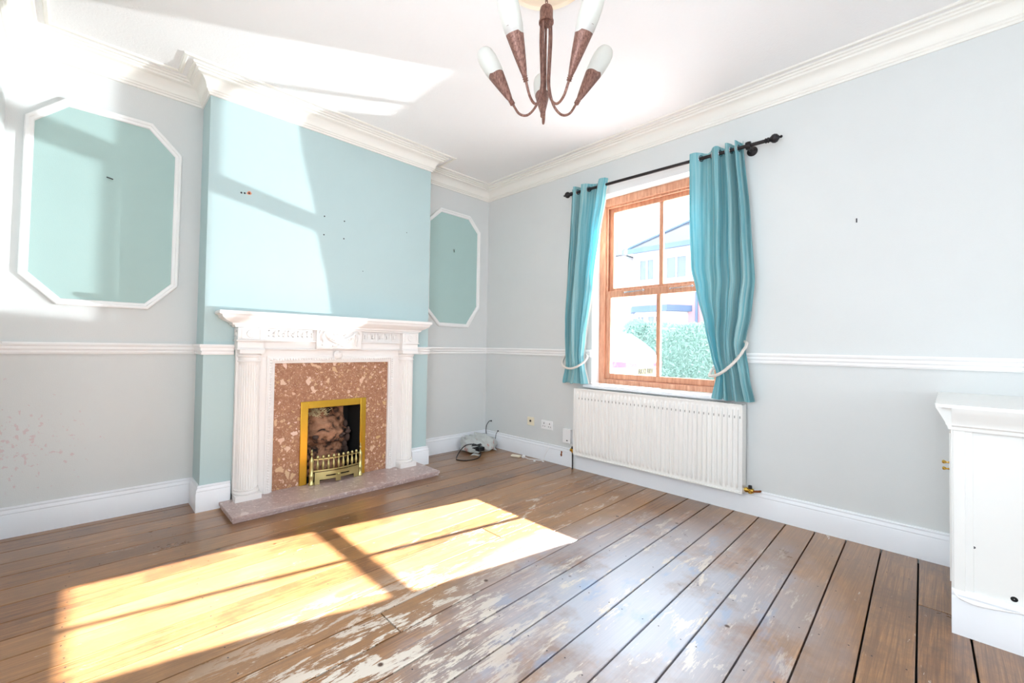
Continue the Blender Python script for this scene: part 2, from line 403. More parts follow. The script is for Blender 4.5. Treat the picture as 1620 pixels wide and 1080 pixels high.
B(-L - .2, .3, YB - .2, .25, -.12, -.031).build('subfloor_void', 'dark_void', floor)
nm = MB()
for i in range(1, len(seams) - 1):
    for jx in (-.35, -.78, -1.22, -1.66, -2.1, -2.54, -2.98, -3.42):
        for s in (.03, -.035):
            if random.random() < .12: continue
            x = jx + random.uniform(-.012, .012); y = seam_y(seams[i], x) + s + random.uniform(-.006, .006)
            nm.add([(x + .0032 * math.cos(a * PI / 3), y + .0032 * math.sin(a * PI / 3), .0004) for a in range(6)], [tuple(range(6))])
nm.build('floor_nails', 'hole_dark', floor)

# walls
m = MB(); T = .30
m.box(0, T, WY1, .25, -.05, H); m.box(0, T, YB - .2, WY0, -.05, H); m.box(0, T, WY0, WY1, -.05, WZ0 - .03); m.box(0, T, WY0, WY1, WZ1, H)
wall_right = m.build('wall_right', 'wall_grey'); tag(wall_right, kind=ST)
t = paint('wall_flaking', srgb(219, 222, 221), .65, .015, .25, 180); v = t.coords()
base = t.b.inputs['Base Color'].links[0].from_socket
sb = t.n('ShaderNodeVectorMath'); sb.operation = 'SUBTRACT'; t.l(v, sb.inputs[0]); sb.inputs[1].default_value = (-3.72, 0, .52)
s2 = t.n('ShaderNodeVectorMath'); s2.operation = 'MULTIPLY'; t.l(sb.outputs[0], s2.inputs[0]); s2.inputs[1].default_value = (1.6, 0, 2.4)
ln = t.n('ShaderNodeVectorMath'); ln.operation = 'LENGTH'; t.l(s2.outputs[0], ln.inputs[0])
mk = t.ramp(ln.outputs['Value'], [(.2, WHITE), (1.0, BLACK)]); fl = t.noise(v, 34, 4, .6)
f = t.ramp(t.math('ADD', fl, t.math('MULTIPLY', mk, .14)), [(.70, BLACK), (.73, (.6,) * 3)])
t.col(t.mix(f, base, srgb(214, 186, 190)))
wall_back = B(-L - .2, 0, 0, .25, -.05, H).build('wall_back', 'wall_flaking'); tag(wall_back, kind=ST)
m = MB(); m.box(-L - .2, -L, -2.1, 0, -.05, H); m.box(-L - .2, -L, YB, -4.3, -.05, H); m.box(-L - .2, -L, -4.3, -2.1, -.05, .65); m.box(-L - .2, -L, -4.3, -2.1, 2.45, H)  # unseen opening added in this wall for the side fill light
wall_left = m.build('wall_left', 'wall_grey'); tag(wall_left, kind=ST)
m = MB(); m.box(-L - .2, -3.0, YB - .2, YB, -.05, H); m.box(-.7, 0, YB - .2, YB, -.05, H); m.box(-3.0, -.7, YB - .2, YB, -.05, .6); m.box(-3.0, -.7, YB - .2, YB, 2.4, H)  # opening out of view, added to let in the rear fill light
wall_front = m.build('wall_front', 'wall_grey'); tag(wall_front, kind=ST)
FX0, FX1, FZ1 = -2.125, -1.688, .630
m = MB(); e = .0006
m.box(CX0, FX0, CY, e, 0, H - .001); m.box(FX1, CX1, CY, e, 0, H - .001); m.box(FX0, FX1, CY, e, FZ1, H - .001); m.box(FX0, FX1, -.045, e, 0, FZ1)
breast = m.build('wall_chimney_breast', 'wall_teal'); tag(breast, kind=ST)
ceiling = B(-L - .2, .3, YB - .2, .25, H, H + .15).build('ceiling', 'ceiling'); tag(ceiling, kind=ST)

# plaster cornice
zc = 2.816
prof = [(0, zc), (.010, zc), (.012, zc + .012), (.020, zc + .016), (.022, zc + .024), (.030, zc + .030)]
for k in range(7):
    a = k / 6 * PI / 2; prof.append((.030 + .050 * (1 - math.cos(a)), zc + .030 + .066 * math.sin(a)))
prof += [(.086, zc + .100), (.088, zc + .110), (.100, zc + .114), (.104, zc + .122), (.118, zc + .124), (.122, H + .001), (0, H + .001)]
PATH = [(0, YB), (0, 0), (CX1, 0), (CX1, CY), (CX0, CY), (CX0, 0), (-L, 0), (-L, YB), ]
c = MB().sweep(PATH, prof).build('trim_1', 'cornice_cream', smooth=True, angle=.5); tag(c, kind=ST)
# second flat bead planted on the ceiling
pr2 = [(.150, H + .001), (.150, H - .006), (.156, H - .011), (.170, H - .011), (.176, H - .006), (.176, H + .001)]
c = MB().sweep(PATH, pr2).build('trim_2', 'cornice_cream', smooth=True, angle=.5); tag(c, kind=ST)
# dado rail
def dado(path, name):
    z0, z1 = 1.048, 1.118
    p = [(0, z0), (.012, z0), (.015, z0 + .010), (.010, z0 + .016), (.010, z0 + .022), (.018, z0 + .030), (.018, z0 + .046), (.024, z0 + .052), (.026, z0 + .062), (.022, z1), (0, z1)]
    tag(MB().sweep(path, p).build(name, 'gloss_white', smooth=True, angle=.5), kind=ST)
dado([(0, WY1), (0, 0), (CX1, 0), (CX1, CY), (-1.165, CY)], 'trim_3')
dado([(-2.635, CY), (CX0, CY), (CX0, 0), (-L, 0), (-L, -2.05)], 'trim_4')
dado([(0, YB), (0, WY0)], 'trim_5')
# skirting
def skirt(path, name):
    hs = .172
    p = [(0, 0), (.022, 0), (.022, hs - .048), (.019, hs - .040), (.021, hs - .034), (.018, hs - .024), (.012, hs - .016), (.014, hs - .008), (.011, hs), (0, hs)]
    o = MB().sweep(path, p).build(name, 'skirt_white', smooth=True, angle=.5); tag(o, kind=ST); return o
bb_r = skirt([(0, -3.71), (0, 0)], 'baseboard_right')
skirt([(0, 0), (CX1, 0), (CX1, CY), (-1.165, CY)], 'baseboard_back')
skirt([(-2.635, CY), (CX0, CY), (CX0, 0), (-L, 0), (-L, -2.05)], 'baseboard_left')

# plaster ceiling rose
rose = MB().lathe([(.001, H - .03), (.05, H - .032), (.06, H - .02), (.10, H - .016), (.12, H - .026), (.14, H - .014), (.19, H - .012), (.205, H - .022), (.218, H - .01), (.222, H + .001)], (-1.81, -2.37, 0), (0, 0, 1), 48).build('trim_6', 'rose_cream', smooth=True)
tag(rose, kind=ST)

# marks on the walls
m = MB()
for x, z in ((-2.021, 2.159), (-1.854, 2.154), (-2.022, 2.01), (-1.856, 2.008), (-1.256, 2.175), (-1.681, 1.76)):
    m.lathe([(.0001, .0006), (.006 if x < -1.7 else .004, .0006)], (x, CY, z), (0, -1, 0), 8)
m.build('screw_holes', 'hole_dark', breast)
m = MB(); m.add([(-2.583, CY - .0008, 2.20), (-2.573, CY - .0008, 2.218), (-2.560, CY - .0008, 2.222), (-2.548, CY - .0008, 2.208), (-2.556, CY - .0008, 2.196), (-2.570, CY - .0008, 2.194)], [(0, 1, 2, 3, 4, 5)])
m.build('bare_plaster_patch', 'plaster_pink', breast)
m = MB()
for x, z in ((-2.615, 2.197), (-2.594, 2.199), (-2.566, 2.206)): m.lathe([(.0001, .0014), (.007, .0014)], (x, CY, z), (0, -1, 0), 8)
m.build('wall_plugs', 'hole_dark', breast)
m = MB(); m.tube([(-3.32, -.004, 2.178), (-3.29, -.016, 2.168)], .0035, 6); m.tube([(-.505, -.002, 2.18), (-.505, -.010, 2.15)], .003, 6)
m.build('picture_hooks', 'hole_dark', wall_back)
m = MB(); m.box(-.004, 0, -3.326, -3.320, 1.925, 1.95); m.build('picture_nail', 'hole_dark', wall_right)
# ------------------------------------------------------------------ octagonal wall panels
def wall_panel(pts, label, y0=0.0):
    cx = sum(p[0] for p in pts) / 8; cz = sum(p[1] for p in pts) / 8
    root = empty('wall_panel', (cx, 0, cz), label, 'wall panel', 'octagonal moulded panels on the alcove walls')
    def inset(d):
        out = []; n = len(pts)
        for i in range(n):
            a, b, c = Vector(pts[i - 1]), Vector(pts[i]), Vector(pts[(i + 1) % n])
            e1 = (b - a).normalized(); e2 = (c - b).normalized(); n1 = Vector((-e1.y, e1.x)); n2 = Vector((-e2.y, e2.x))
            if n1.dot(Vector((cx, cz)) - b) < 0: n1 = -n1
            if n2.dot(Vector((cx, cz)) - b) < 0: n2 = -n2
            mm = n1 + n2; mm = mm / mm.dot(n1); out.append(b + mm * d)
        return out
    m = MB(); rings = [(0, .0), (0, .016), (.006, .022), (.018, .022), (.022, .016), (.030, .013), (.036, .013), (.040, .006), (.040, .0)]
    vs = []
    for d, h in rings: vs += [(p.x, y0 - h, p.y) for p in inset(d)]
    fs = [(j * 8 + i, j * 8 + (i + 1) % 8, (j + 1) * 8 + (i + 1) % 8, (j + 1) * 8 + i) for j in range(len(rings) - 1) for i in range(8)]
    m.add(vs, fs).build('moulding', 'gloss_white', root, smooth=True, angle=.4)
    MB().add([(p.x, y0 - .001, p.y) for p in inset(.038)], [tuple(range(8))]).build('painted_field', 'panel_teal', root, label='teal painted wall inside the moulding')
wall_panel([(-3.520, 2.600), (-3.100, 2.600), (-2.932, 2.430), (-2.935, 1.513), (-3.095, 1.345), (-3.527, 1.345), (-3.688, 1.513), (-3.683, 2.440)],
           'wide white octagonal moulding round a teal field, on the left alcove wall')
wall_panel([(-.700, 2.592), (-.292, 2.588), (-.133, 2.428), (-.133, 1.570), (-.300, 1.336), (-.700, 1.340), (-.862, 1.500), (-.866, 2.440)],
           'narrow-looking white octagonal moulding round a teal field, between chimney breast and corner')

# ------------------------------------------------------------------ window
win = empty('window_1', (.17, -2.005, WZ0), kind=ST)
XF = .115
def fr(y0, y1, z0, z1, x0, x1, m=None): return (m or MB()).box(x0, x1, y0, y1, z0, z1)
m = MB()   # box frame
m.box(XF, .235, WY0 + .002, -2.505, .805, WZ1 - .002); m.box(XF, .235, -1.497, WY1 - .002, .805, WZ1 - .002)
m.box(XF, .235, -2.505, -1.497, 2.455, WZ1 - .002); m.box(XF - .004, .245, -2.505, -1.497, .805, .850)
m.box(XF + .02, XF + .035, -2.505, -2.49, .85, 2.455); m.box(XF + .02, XF + .035, -1.512, -1.497, .85, 2.455); m.box(XF + .02, XF + .035, -2.49, -1.512, 2.437, 2.455)
m.build('window_frame', 'wood', win, bevel=.003)
def sash(name, z0, z1, x0, x1, bot, top):
    m = MB(); s = .045; ya, yb = -2.502, -1.500
    m.box(x0, x1, ya, ya + s, z0, z1); m.box(x0, x1, yb - s, yb, z0, z1); m.box(x0, x1, ya + s, yb - s, z0, z0 + bot); m.box(x0, x1, ya + s, yb - s, z1 - top, z1)
    m.box(x0 + .004, x1 - .004, -2.020, -1.986, z0 + bot, z1 - top)
    o = m.build(name, 'wood', win, bevel=.004)
    xm = (x0 + x1) / 2
    g = MB(); g.box(xm - .002, xm + .002, ya + s - .004, -2.018, z0 + bot - .004, z1 - top + .004); g.box(xm - .002, xm + .002, -1.988, yb - s + .004, z0 + bot - .004, z1 - top + .004)
    g.build('glass_pane', 'glass', o); return o
sash('lower_sash', .852, 1.665, .138, .176, .050, .062)
sash('upper_sash', 1.632, 2.452, .182, .220, .062, .046)
for y in (-1.78, -2.20):
    m = MB(); m.tube(bez([(.137, y + .10, 1.640), (.125, y + .08, 1.640), (.122, y, 1.642), (.125, y - .08, 1.645), (.137, y - .10, 1.647)], 5), .0055, 8)
    m.sphere((.134, y - .09, 1.647), .011, 8, 6); m.sphere((.134, y + .09, 1.640), .009, 8, 6)
    m.build('sash_lift', 'chrome', win, smooth=True, label='curved metal sash lift')
m = MB(); m.prism([(-.055, .795), (-.06, .785), (-.06, .775), (-.05, .767), (XF, .767), (XF, .803), (-.05, .800)], 'y', WY0 - .05, WY1 + .05)
mm = MB(); mm.v = [(x, y, z) for x, y, z in m.v]; mm.f = m.f; mm.build('window_sill', 'skirt_white', win, bevel=.003)
m = MB(); m.box(.002, XF, WY1 - .006, WY1, .803, WZ1); m.box(.002, XF, WY0, WY0 + .006, .803, WZ1); m.box(.002, XF, WY0, WY1, WZ1 - .006, WZ1)
m.box(-.004, .004, WY0 - .045, WY1 + .045, WZ1 - .006, 2.60)
m.build('reveal_lining', 'gloss_white', win)

# ------------------------------------------------------------------ curtain pole, curtains, ropes
RX = -.09
def rod_z(y): return 2.588 + (y + 1.235) * .022
pole = empty('curtain_pole', (RX, -2.0, 2.57), 'black iron curtain pole with ball finials above the sash window', 'curtain pole')
MB().tube([(RX, -1.26, rod_z(-1.26)), (RX, -2.86, rod_z(-2.86))], .0125, 14).build('pole', 'iron', pole, smooth=True)
for s, y in ((-1, -2.855), (1, -1.265)):
    MB().lathe([(.001, 0), (.014, 0), (.018, .006), (.014, .012), (.019, .020), (.014, .028), (.017, .034), (.027, .045), (.030, .058), (.025, .072), (.012, .082), (.006, .088), (.010, .094), (.006, .101), (.001, .103)], (RX, y, rod_z(y)), (0, s, 0), 18).build('finial', 'iron', pole, smooth=True)
for y in (-2.755, -1.300):
    z = rod_z(y); m = MB(); m.lathe([(.001, 0), (.034, 0), (.034, .006), (.026, .014), (.014, .020), (.011, .05), (.011, .09)], (-.001, y, z - .012), (-1, 0, 0), 18)
    m.lathe([(.0125, -.014), (.026, -.014), (.028, 0), (.026, .014), (.0125, .014)], (RX, y, z), (0, 1, 0), 16)
    m.build('bracket', 'iron', pole, smooth=True)

def curtain(label, in_e, out_e, topmap, top_amp, folds, sign, bottom, rope_z):
    """in_e/out_e: z -> y of the inner and outer edge; s runs from inner (0) to outer (1)"""
    yi, yo = lerp(in_e, 1.6), lerp(out_e, 1.6)
    root = empty('curtain', (RX, (yi + yo) / 2, bottom), label, 'curtain', 'teal curtains at the window')
    NU, NV = 220, 110
    def pt(u, v, back=0.0, ext=0.0):
        top = rod_z((yi + yo) / 2) + .048; z = bottom + (top - bottom) * v
        a, b = lerp(in_e, z), lerp(out_e, z)
        g = lerp([(bottom, .35), (rope_z, .0), (rope_z + .25, .22), (1.7, .7), (2.3, .95), (2.62, 1)], z)   # 1 = hung from eyelets, 0 = gathered
        wt = lerp(topmap, u); ws = u * (1 - g) + wt * g
        y = a + (b - a) * ws
        ph = 2 * PI * folds * u
        amp = lerp([(bottom, .042), (rope_z, .024), (rope_z + .3, .042), (2.0, .044), (2.62, top_amp)], z)
        wv = math.sin(ph) + .25 * math.sin(2.3 * ph + 4 * v) * (1 - g)
        # bulge of gathered cloth towards the room
        bulge = math.sin(PI * min(max(ws, 0), 1)) * lerp([(bottom, .03), (rope_z, .03), (rope_z + .3, .03), (2.2, .005), (2.62, 0)], z)
        x = RX + .006 - amp * wv * (.35 if back else 1) - bulge * (.4 if back else 1) + (0 if back else .0028 * math.sin(75 * u + 9 * v) + .0016 * math.sin(140 * u - 13 * v)) + back
        y += sign * .006 * math.sin(5 * v + ph * .5) * (1 - g)
        zz = z + .006 * math.sin(ph + 1) * (1 - v) * .8
        return (min(x, -.026 if not back else -.016), y - sign * ext, zz)
    m = MB(); m.grid(lambda u, v: pt(u, v), NU, NV, uv=True); m.build('fabric', 'curtain', root, smooth='all')
    m = MB(); m.grid(lambda u, v: pt(u, v, .040, -.014 * (1 - 2 * u)), NU // 2, NV // 2); m.build('lining', 'lining', root, smooth='all', label='cream lining behind the teal cloth')
    # eyelets where the cloth crosses the pole
    for k in range(2 * folds + 1):
        u = (k) / (2 * folds)
        if u < .01 or u > .99: continue
        p = pt(u, .975); p1 = pt(u - .004, .975); p2 = pt(u + .004, .975)
        d = Vector((p2[0] - p1[0], p2[1] - p1[1], 0)).normalized(); nrm = Vector((-d.y, d.x, 0))
        MB().lathe([(.017, -.002), (.017, .002), (.024, .003), (.026, 0), (.024, -.003), (.017, -.002)], (RX, p[1], rod_z(p[1])), nrm, 20).build('eyelet', 'chrome', root, smooth=True)
    return root
curtain('teal crinkled curtain left of the window, tied back towards the corner',
        [(.80, -1.462), (.95, -1.425), (1.05, -1.412), (1.2, -1.43), (1.73, -1.50), (2.17, -1.56), (2.5, -1.62), (2.64, -1.645)],
        [(.80, -1.165), (.97, -1.200), (1.4, -1.190), (1.85, -1.22), (2.2, -1.24), (2.64, -1.255)],
        [(0, 0), (.22, .33), (.45, .66), (.62, .78), (.8, .90), (1, 1)], .046, 3, 1, .805, .965)
curtain('teal crinkled curtain right of the window, hem over the radiator top',
        [(.78, -2.52), (.95, -2.55), (1.1, -2.51), (1.3, -2.47), (1.57, -2.405), (1.75, -2.368), (2.2, -2.35), (2.64, -2.352)],
        [(.78, -2.80), (.95, -2.765), (1.17, -2.735), (1.4, -2.775), (1.63, -2.795), (2.0, -2.77), (2.64, -2.715)],
        [(0, 0), (.17, .30), (.34, .58), (.5, .70), (.67, .82), (.83, .91), (1, 1)], .046, 4, -1, .785, 1.0)
def rope(pts, r, label):
    P = bez(pts, 14); root_loc = pts[0]
    m = MB(); LN = [0]
    for a, b in zip(P, P[1:]): LN.append(LN[-1] + (b - a).length)
    for st in range(3):
        q = []
        for i, p in enumerate(P):
            d = (P[min(i + 1, len(P) - 1)] - P[max(i - 1, 0)]).normalized(); x, y, _ = m.frame_from(d)
            a = LN[i] / .030 * 2 * PI + st * 2 * PI / 3; q.append(p + (x * math.cos(a) + y * math.sin(a)) * r * .5)
        m.tube(q, r * .58, 7)
    o = m.build('curtain_tieback', 'rope_cotton', None, smooth='all'); tag(o, label, 'tieback', 'twisted rope tiebacks')
rope([(-.010, -2.700, 1.205), (-.10, -2.752, 1.175), (-.150, -2.715, 1.085), (-.172, -2.660, 1.015), (-.172, -2.600, .968), (-.150, -2.545, .950), (-.10, -2.515, .962), (-.040, -2.56, 1.06), (-.012, -2.66, 1.18)], .011, 'cream twisted rope tieback round the right curtain')
rope([(-.012, -1.185, 1.10), (-.08, -1.180, 1.03), (-.145, -1.215, .975), (-.170, -1.28, .948), (-.172, -1.35, .948), (-.150, -1.405, .975), (-.09, -1.432, 1.02), (-.03, -1.40, 1.07), (-.012, -1.25, 1.11)], .010, 'cream twisted rope tieback round the left curtain')

# ------------------------------------------------------------------ radiator
RY0, RY1, RZ0, RZ1 = -2.725, -1.320, .155, .755
rad = empty('radiator', (-.07, (RY0 + RY1) / 2, RZ0), 'white ribbed panel radiator under the sash window', 'radiator')
NR = 40; pitch = (RY1 - RY0 - .03) / NR
m = MB(); NU = NR * 10; zs = [0, .008, .020, .045, .06, .10, .5, .90, .94, .955, .98, .992, 1]
def radpt(i, j):
    y = RY0 + .002 + (RY1 - RY0 - .004) * i / NU; zf = zs[j]; z = RZ0 + (RZ1 - RZ0) * zf
    p = ((y - RY0 - .015) / pitch) % 1.0; inn = RY0 + .015 < y < RY1 - .015
    prof = max(0, min(1, (abs(p - .5) - .16) / .12)) if inn else 1       # 1 = groove side (rib raised in middle)
    g = {0: 0, 1: 0, 2: 0, 3: .15, 4: .8, 5: 1, 6: 1, 7: 1, 8: .8, 9: .15, 10: 0, 11: 0, 12: 0}[j]
    return (-.090 - .014 * (1 - prof) * g - (0 if j in (0, 12) else .002), y, z)
m.add([radpt(i, j) for j in range(13) for i in range(NU + 1)], [(j * (NU + 1) + i, j * (NU + 1) + i + 1, (j + 1) * (NU + 1) + i + 1, (j + 1) * (NU + 1) + i) for j in range(12) for i in range(NU)])
m.build('front_panel', 'radiator_white', rad, smooth=True, angle=.8)
for a_, s_ in ((RY0, 1), (RY1, -1)):
    m = MB(); m.prism([(-.105, a_ - s_ * .004), (-.105, a_ + s_ * .006), (-.098, a_ + s_ * .006), (-.098, a_ + s_ * .003), (-.024, a_ + s_ * .003), (-.024, a_ - s_ * .004)], 'z', RZ0, RZ1 + .004)
    m.build('side_cover', 'radiator_white', rad, bevel=.0015)
m = MB(); m.box(-.100, -.088, RY0, RY1, RZ1 - .004, RZ1 + .006); m.box(-.030, -.022, RY0, RY1, RZ1 - .004, RZ1 + .006); m.box(-.100, -.088, RY0, RY1, RZ0 - .006, RZ0 + .003)
for i in range(60): y = RY0 + .012 + (RY1 - RY0 - .024) * i / 59; m.box(-.088, -.030, y - .003, y + .003, RZ1 - .004, RZ1 + .004)
m.build('top_grille', 'radiator_white', rad)
B(-.034, -.026, RY0 + .004, RY1 - .004, RZ0, RZ1 - .01).build('rear_panel', 'radiator_white', rad)
for i in range(NR):
    y = RY0 + .015 + pitch * i
    if i % 1 == 0: B(-.0955, -.091, y - .0022, y + .0022, RZ1 - .092, RZ1 - .076).build('groove_shade', 'groove_shade_grey', rad)  # grey piece standing in for the shade at each groove's recessed end
for y in (-2.5, -1.58): B(-.026, -.001, y, y + .03, .25, .70).build('wall_bracket', 'radiator_white', rad)
def valve(y, s, pipe):
    m = MB(); m.lathe([(.001, 0), (.012, 0), (.012, .012), (.018, .012), (.018, .026), (.011, .026), (.011, .050), (.016, .050), (.016, .062), (.001, .062)], (-.06, y, RZ0 + .022), (0, s, 0), 8)
    m.lathe([(.001, -.02), (.012, -.02), (.012, .012), (.008, .016), (.001, .016)], (-.06, y + s * .040, RZ0 + .022), (0, 0, 1), 8)
    o = m.build('valve', 'brass_knob', rad, smooth=True, label='old brass lockshield valve')
    MB().lathe([(.001, .012), (.011, .013), (.013, .02), (.011, .034), (.001, .036)], (-.06, y + s * .040, RZ0 + .022), (0, 0, 1), 12).build('valve_cap', 'black_plastic', o, smooth=True)
    if pipe: MB().tube([(-.06, y + s * .040, RZ0), (-.058, y + s * .040, .0)], .0065, 8).build('feed_pipe', 'hole_dark', rad, smooth=True)
    else: MB().tube([(-.06, y + s * .060, RZ0 + .02), (-.025, y + s * .085, RZ0 + .018), (-.012, y + s * .09, RZ0 + .018)], .0075, 8).build('feed_pipe', 'rust', rad, smooth=True)
valve(RY0, -1, False); valve(RY1, 1, True)

# ------------------------------------------------------------------ hearth and marble back panel
HZ = .042
hearth = empty('hearth', (-1.91, -.44, 0), 'mottled brown marble hearth slab on the floorboards', 'hearth')
B(-2.702, -1.112, -.640, CY - .0005, .020, HZ).build('hearth_slab', 'marble_hearth', hearth, bevel=.003)
B(-2.695, -1.119, -.632, CY - .0005, .0005, .0195).build('hearth_base', 'marble_hearth', hearth, bevel=.002)
m = MB(); y0, y1 = CY - .020, CY - .0008
m.box(-2.40, FX0 - .003, y0, y1, HZ + .001, 1.0); m.box(FX1 + .003, -1.43, y0, y1, HZ + .001, 1.0); m.box(FX0 - .003, FX1 + .003, y0, y1, FZ1 + .003, 1.0)
o = m.build('fireplace_back_panel', 'marble_panel'); tag(o, 'brown conglomerate marble panel with pale chips round the fire opening', 'marble panel')

# ------------------------------------------------------------------ mantelpiece
MX = -1.905
man = empty('mantelpiece', (MX, CY, HZ), 'ornate white painted mantelpiece with fluted columns and Greek key frieze', 'mantelpiece')
YW = CY - .0008
def mirror(fn):
    for s in (-1, 1): fn(s)
def bx(m, s, xa, xb, *r):
    a, b = MX + s * xa, MX + s * xb; m.box(min(a, b), max(a, b), *r)
# shelf with stepped cornice
def shelf_prof(hw, dp): return hw, dp
m = MB()
steps = [(.850, .150, 1.336, 1.349), (.846, .148, 1.326, 1.336), (.830, .136, 1.314, 1.326), (.812, .124, 1.300, 1.314), (.796, .112, 1.286, 1.300), (.785, .104, 1.276, 1.286), (.762, .098, 1.262, 1.276), (.750, .090, 1.250, 1.262)]
ring = []
pr = [(.725, .070, 1.238), (.742, .086, 1.240), (.746, .090, 1.252), (.760, .098, 1.256), (.764, .101, 1.268), (.775, .106, 1.274), (.800, .120, 1.284), (.826, .138, 1.304), (.834, .144, 1.322), (.848, .150, 1.326), (.850, .152, 1.338), (.846, .150, 1.349)]
vs = []
for hw, dp, z in pr: vs += [(MX - hw, YW, z), (MX - hw, YW - dp, z), (MX + hw, YW - dp, z), (MX + hw, YW, z)]
n = len(pr); fs = [(j * 4 + i, j * 4 + i + 1, (j + 1) * 4 + i + 1, (j + 1) * 4 + i) for j in range(n - 1) for i in range(3)]
fs += [(j * 4 + 3, j * 4, (j + 1) * 4, (j + 1) * 4 + 3) for j in range(n - 1)] + [(0, 1, 2, 3), ((n - 1) * 4 + 3, (n - 1) * 4 + 2, (n - 1) * 4 + 1, (n - 1) * 4)]
m.add(vs, fs).build('mantel_shelf', 'mantel_white', man, smooth=True, angle=.35)
# frieze board and plain band
m = MB(); m.box(MX - .725, MX + .725, YW - .060, YW, 1.150, 1.240); m.box(MX - .735, MX + .735, YW - .072, YW, 1.144, 1.153)
m.box(MX - .720, MX + .720, YW - .052, YW, 1.092, 1.144); m.box(MX - .730, MX + .730, YW - .062, YW, 1.084, 1.092)
m.box(MX - .715, MX + .715, YW - .040, YW, 1.030, 1.084)
m.build('frieze', 'mantel_white', man, bevel=.0015)
# pilaster blocks and inner uprights
def pil(s):
    m = MB(); bx(m, s, .565, .730, YW - .105, YW - .001, 1.153, 1.238); bx(m, s, .558, .738, YW - .112, YW - .001, 1.143, 1.153)
    bx(m, s, .565, .728, YW - .100, YW - .001, 1.095, 1.143); bx(m, s, .560, .733, YW - .108, YW - .001, 1.084, 1.095)
    o = m.build('end_block', 'mantel_white', man, bevel=.002)
    # rosette and key on the block
    cx = MX + s * .647; r = MB(); r.lathe([(.001, .006), (.008, .010), (.011, .004), (.026, .007), (.030, 0)], (cx, YW - .105, 1.196), (0, -1, 0), 16)
    for k in range(8):
        a = k * PI / 4; r.sphere((cx + .020 * math.cos(a), YW - .108, 1.196 + .020 * math.sin(a)), .0075, 8, 5, (1, .6, 1))
    for (dx0, dx1, z0, z1) in ((-.06, .06, 1.160, 1.164), (-.06, .06, 1.228, 1.232), (-.06, -.056, 1.160, 1.232), (.056, .06, 1.160, 1.232)): r.box(cx + dx0, cx + dx1, YW - .109, YW - .104, z0, z1)
    r.build('rosette', 'mantel_white', o, smooth=True)
    sd = MB(); xs = MX + s * .730
    for (a, b, z0, z1) in ((.030, .080, 1.222, 1.227), (.030, .034, 1.175, 1.227), (.030, .066, 1.175, 1.180), (.062, .066, 1.175, 1.208), (.046, .066, 1.204, 1.208)):
        sd.box(min(xs, xs + s * .004), max(xs, xs + s * .004), YW - b, YW - a, z0, z1)
    sd.build('side_key_ornament', 'mantel_white', o)
mirror(pil)
def leg(s):
    m = MB(); bx(m, s, .520, .722, YW - .036, YW - .001, HZ, 1.084)
    m.build('side_upright', 'mantel_white', man, bevel=.002)
    cx = MX + s * .640; NF = 14; cyy = YW - .036; R = .072
    def sec(z, r, flute):
        out = []
        for k in range(NF * 8 + 1):
            a = PI * k / (NF * 8); f = abs(math.sin(a * NF)) ** .7 * .0055 if flute else 0
            out.append((cx + (r - f) * math.cos(a), cyy - (r - f) * math.sin(a), z))
        return out
    m = MB(); zz = [(.115, R - .004, 0), (.118, R - .001, 0), (.125, R, 1), (.95, R - .005, 1), (.975, R - .005, 1), (.985, R - .006, 0), (1.0, R - .006, 0)]
    ring = [sec(*a) for a in zz]; n = len(ring[0])
    m.add([p for q in ring for p in q], [(j * n + i, j * n + i + 1, (j + 1) * n + i + 1, (j + 1) * n + i) for j in range(len(ring) - 1) for i in range(n - 1)])
    o = m.build('column', 'mantel_white', man, smooth=True, angle=.9)
    m = MB()
    b = [(R - .006, .998), (R + .002, 1.0), (R + .002, 1.006), (R - .004, 1.01), (R - .004, 1.030), (R + .004, 1.036), (R + .006, 1.046), (R + .001, 1.052), (R - .002, 1.058)]
    rr = [sec(z, r, 0) for r, z in b]; m.add([p for q in rr for p in q], [(j * n + i, j * n + i + 1, (j + 1) * n + i + 1, (j + 1) * n + i) for j in range(len(rr) - 1) for i in range(n - 1)])
    bx(m, s, .640 - R - .006, .640 + R + .006, YW - .118, YW - .036, 1.058, 1.084)
    m.build('capital', 'mantel_white', o, smooth=True)
    m = MB()
    b = [(R + .006, .082), (R + .010, .086), (R + .010, .096), (R + .003, .101), (R, .104), (R + .005, .108), (R + .005, .113), (R - .004, .117)]
    rr = [sec(z, r, 0) for r, z in b]; m.add([p for q in rr for p in q], [(j * n + i, j * n + i + 1, (j + 1) * n + i + 1, (j + 1) * n + i) for j in range(len(rr) - 1) for i in range(n - 1)])
    bx(m, s, .640 - .082, .640 + .082, YW - .122, YW - .001, HZ + .0005, .082)
    m.build('column_base', 'mantel_white', o, smooth=True)
mirror(leg)
# inner beaded architrave round the marble
m = MB()
OX, OZ = .468, .983
q = MB().sweep([(MX - OX, HZ + .0005), (MX - OX, OZ), (MX + OX, OZ), (MX + OX, HZ + .0005)], [(0, .001), (0, .036), (.004, .040), (.014, .040), (.016, .050), (.020, .052), (.040, .052), (.045, .050), (.047, .046), (.056, .044), (.056, .001)])
m = MB(); m.v = [(x, YW - h, zz_) for x, zz_, h in q.v]; m.f = q.f
m.build('inner_architrave', 'mantel_white', man, smooth=True, angle=.4)
m = MB()
z = HZ + .03
while z < OZ + .025:
    for s in (-1, 1): m.sphere((MX + s * (OX + .030), YW - .052, z), .0085, 6, 4, (1, .7, 1))
    z += .0195
x = MX - OX - .01
while x < MX + OX + .02: m.sphere((x, YW - .052, OZ + .030), .0085, 6, 4, (1, .7, 1)); x += .0195
m.build('bead_moulding', 'mantel_white', man, smooth='all')
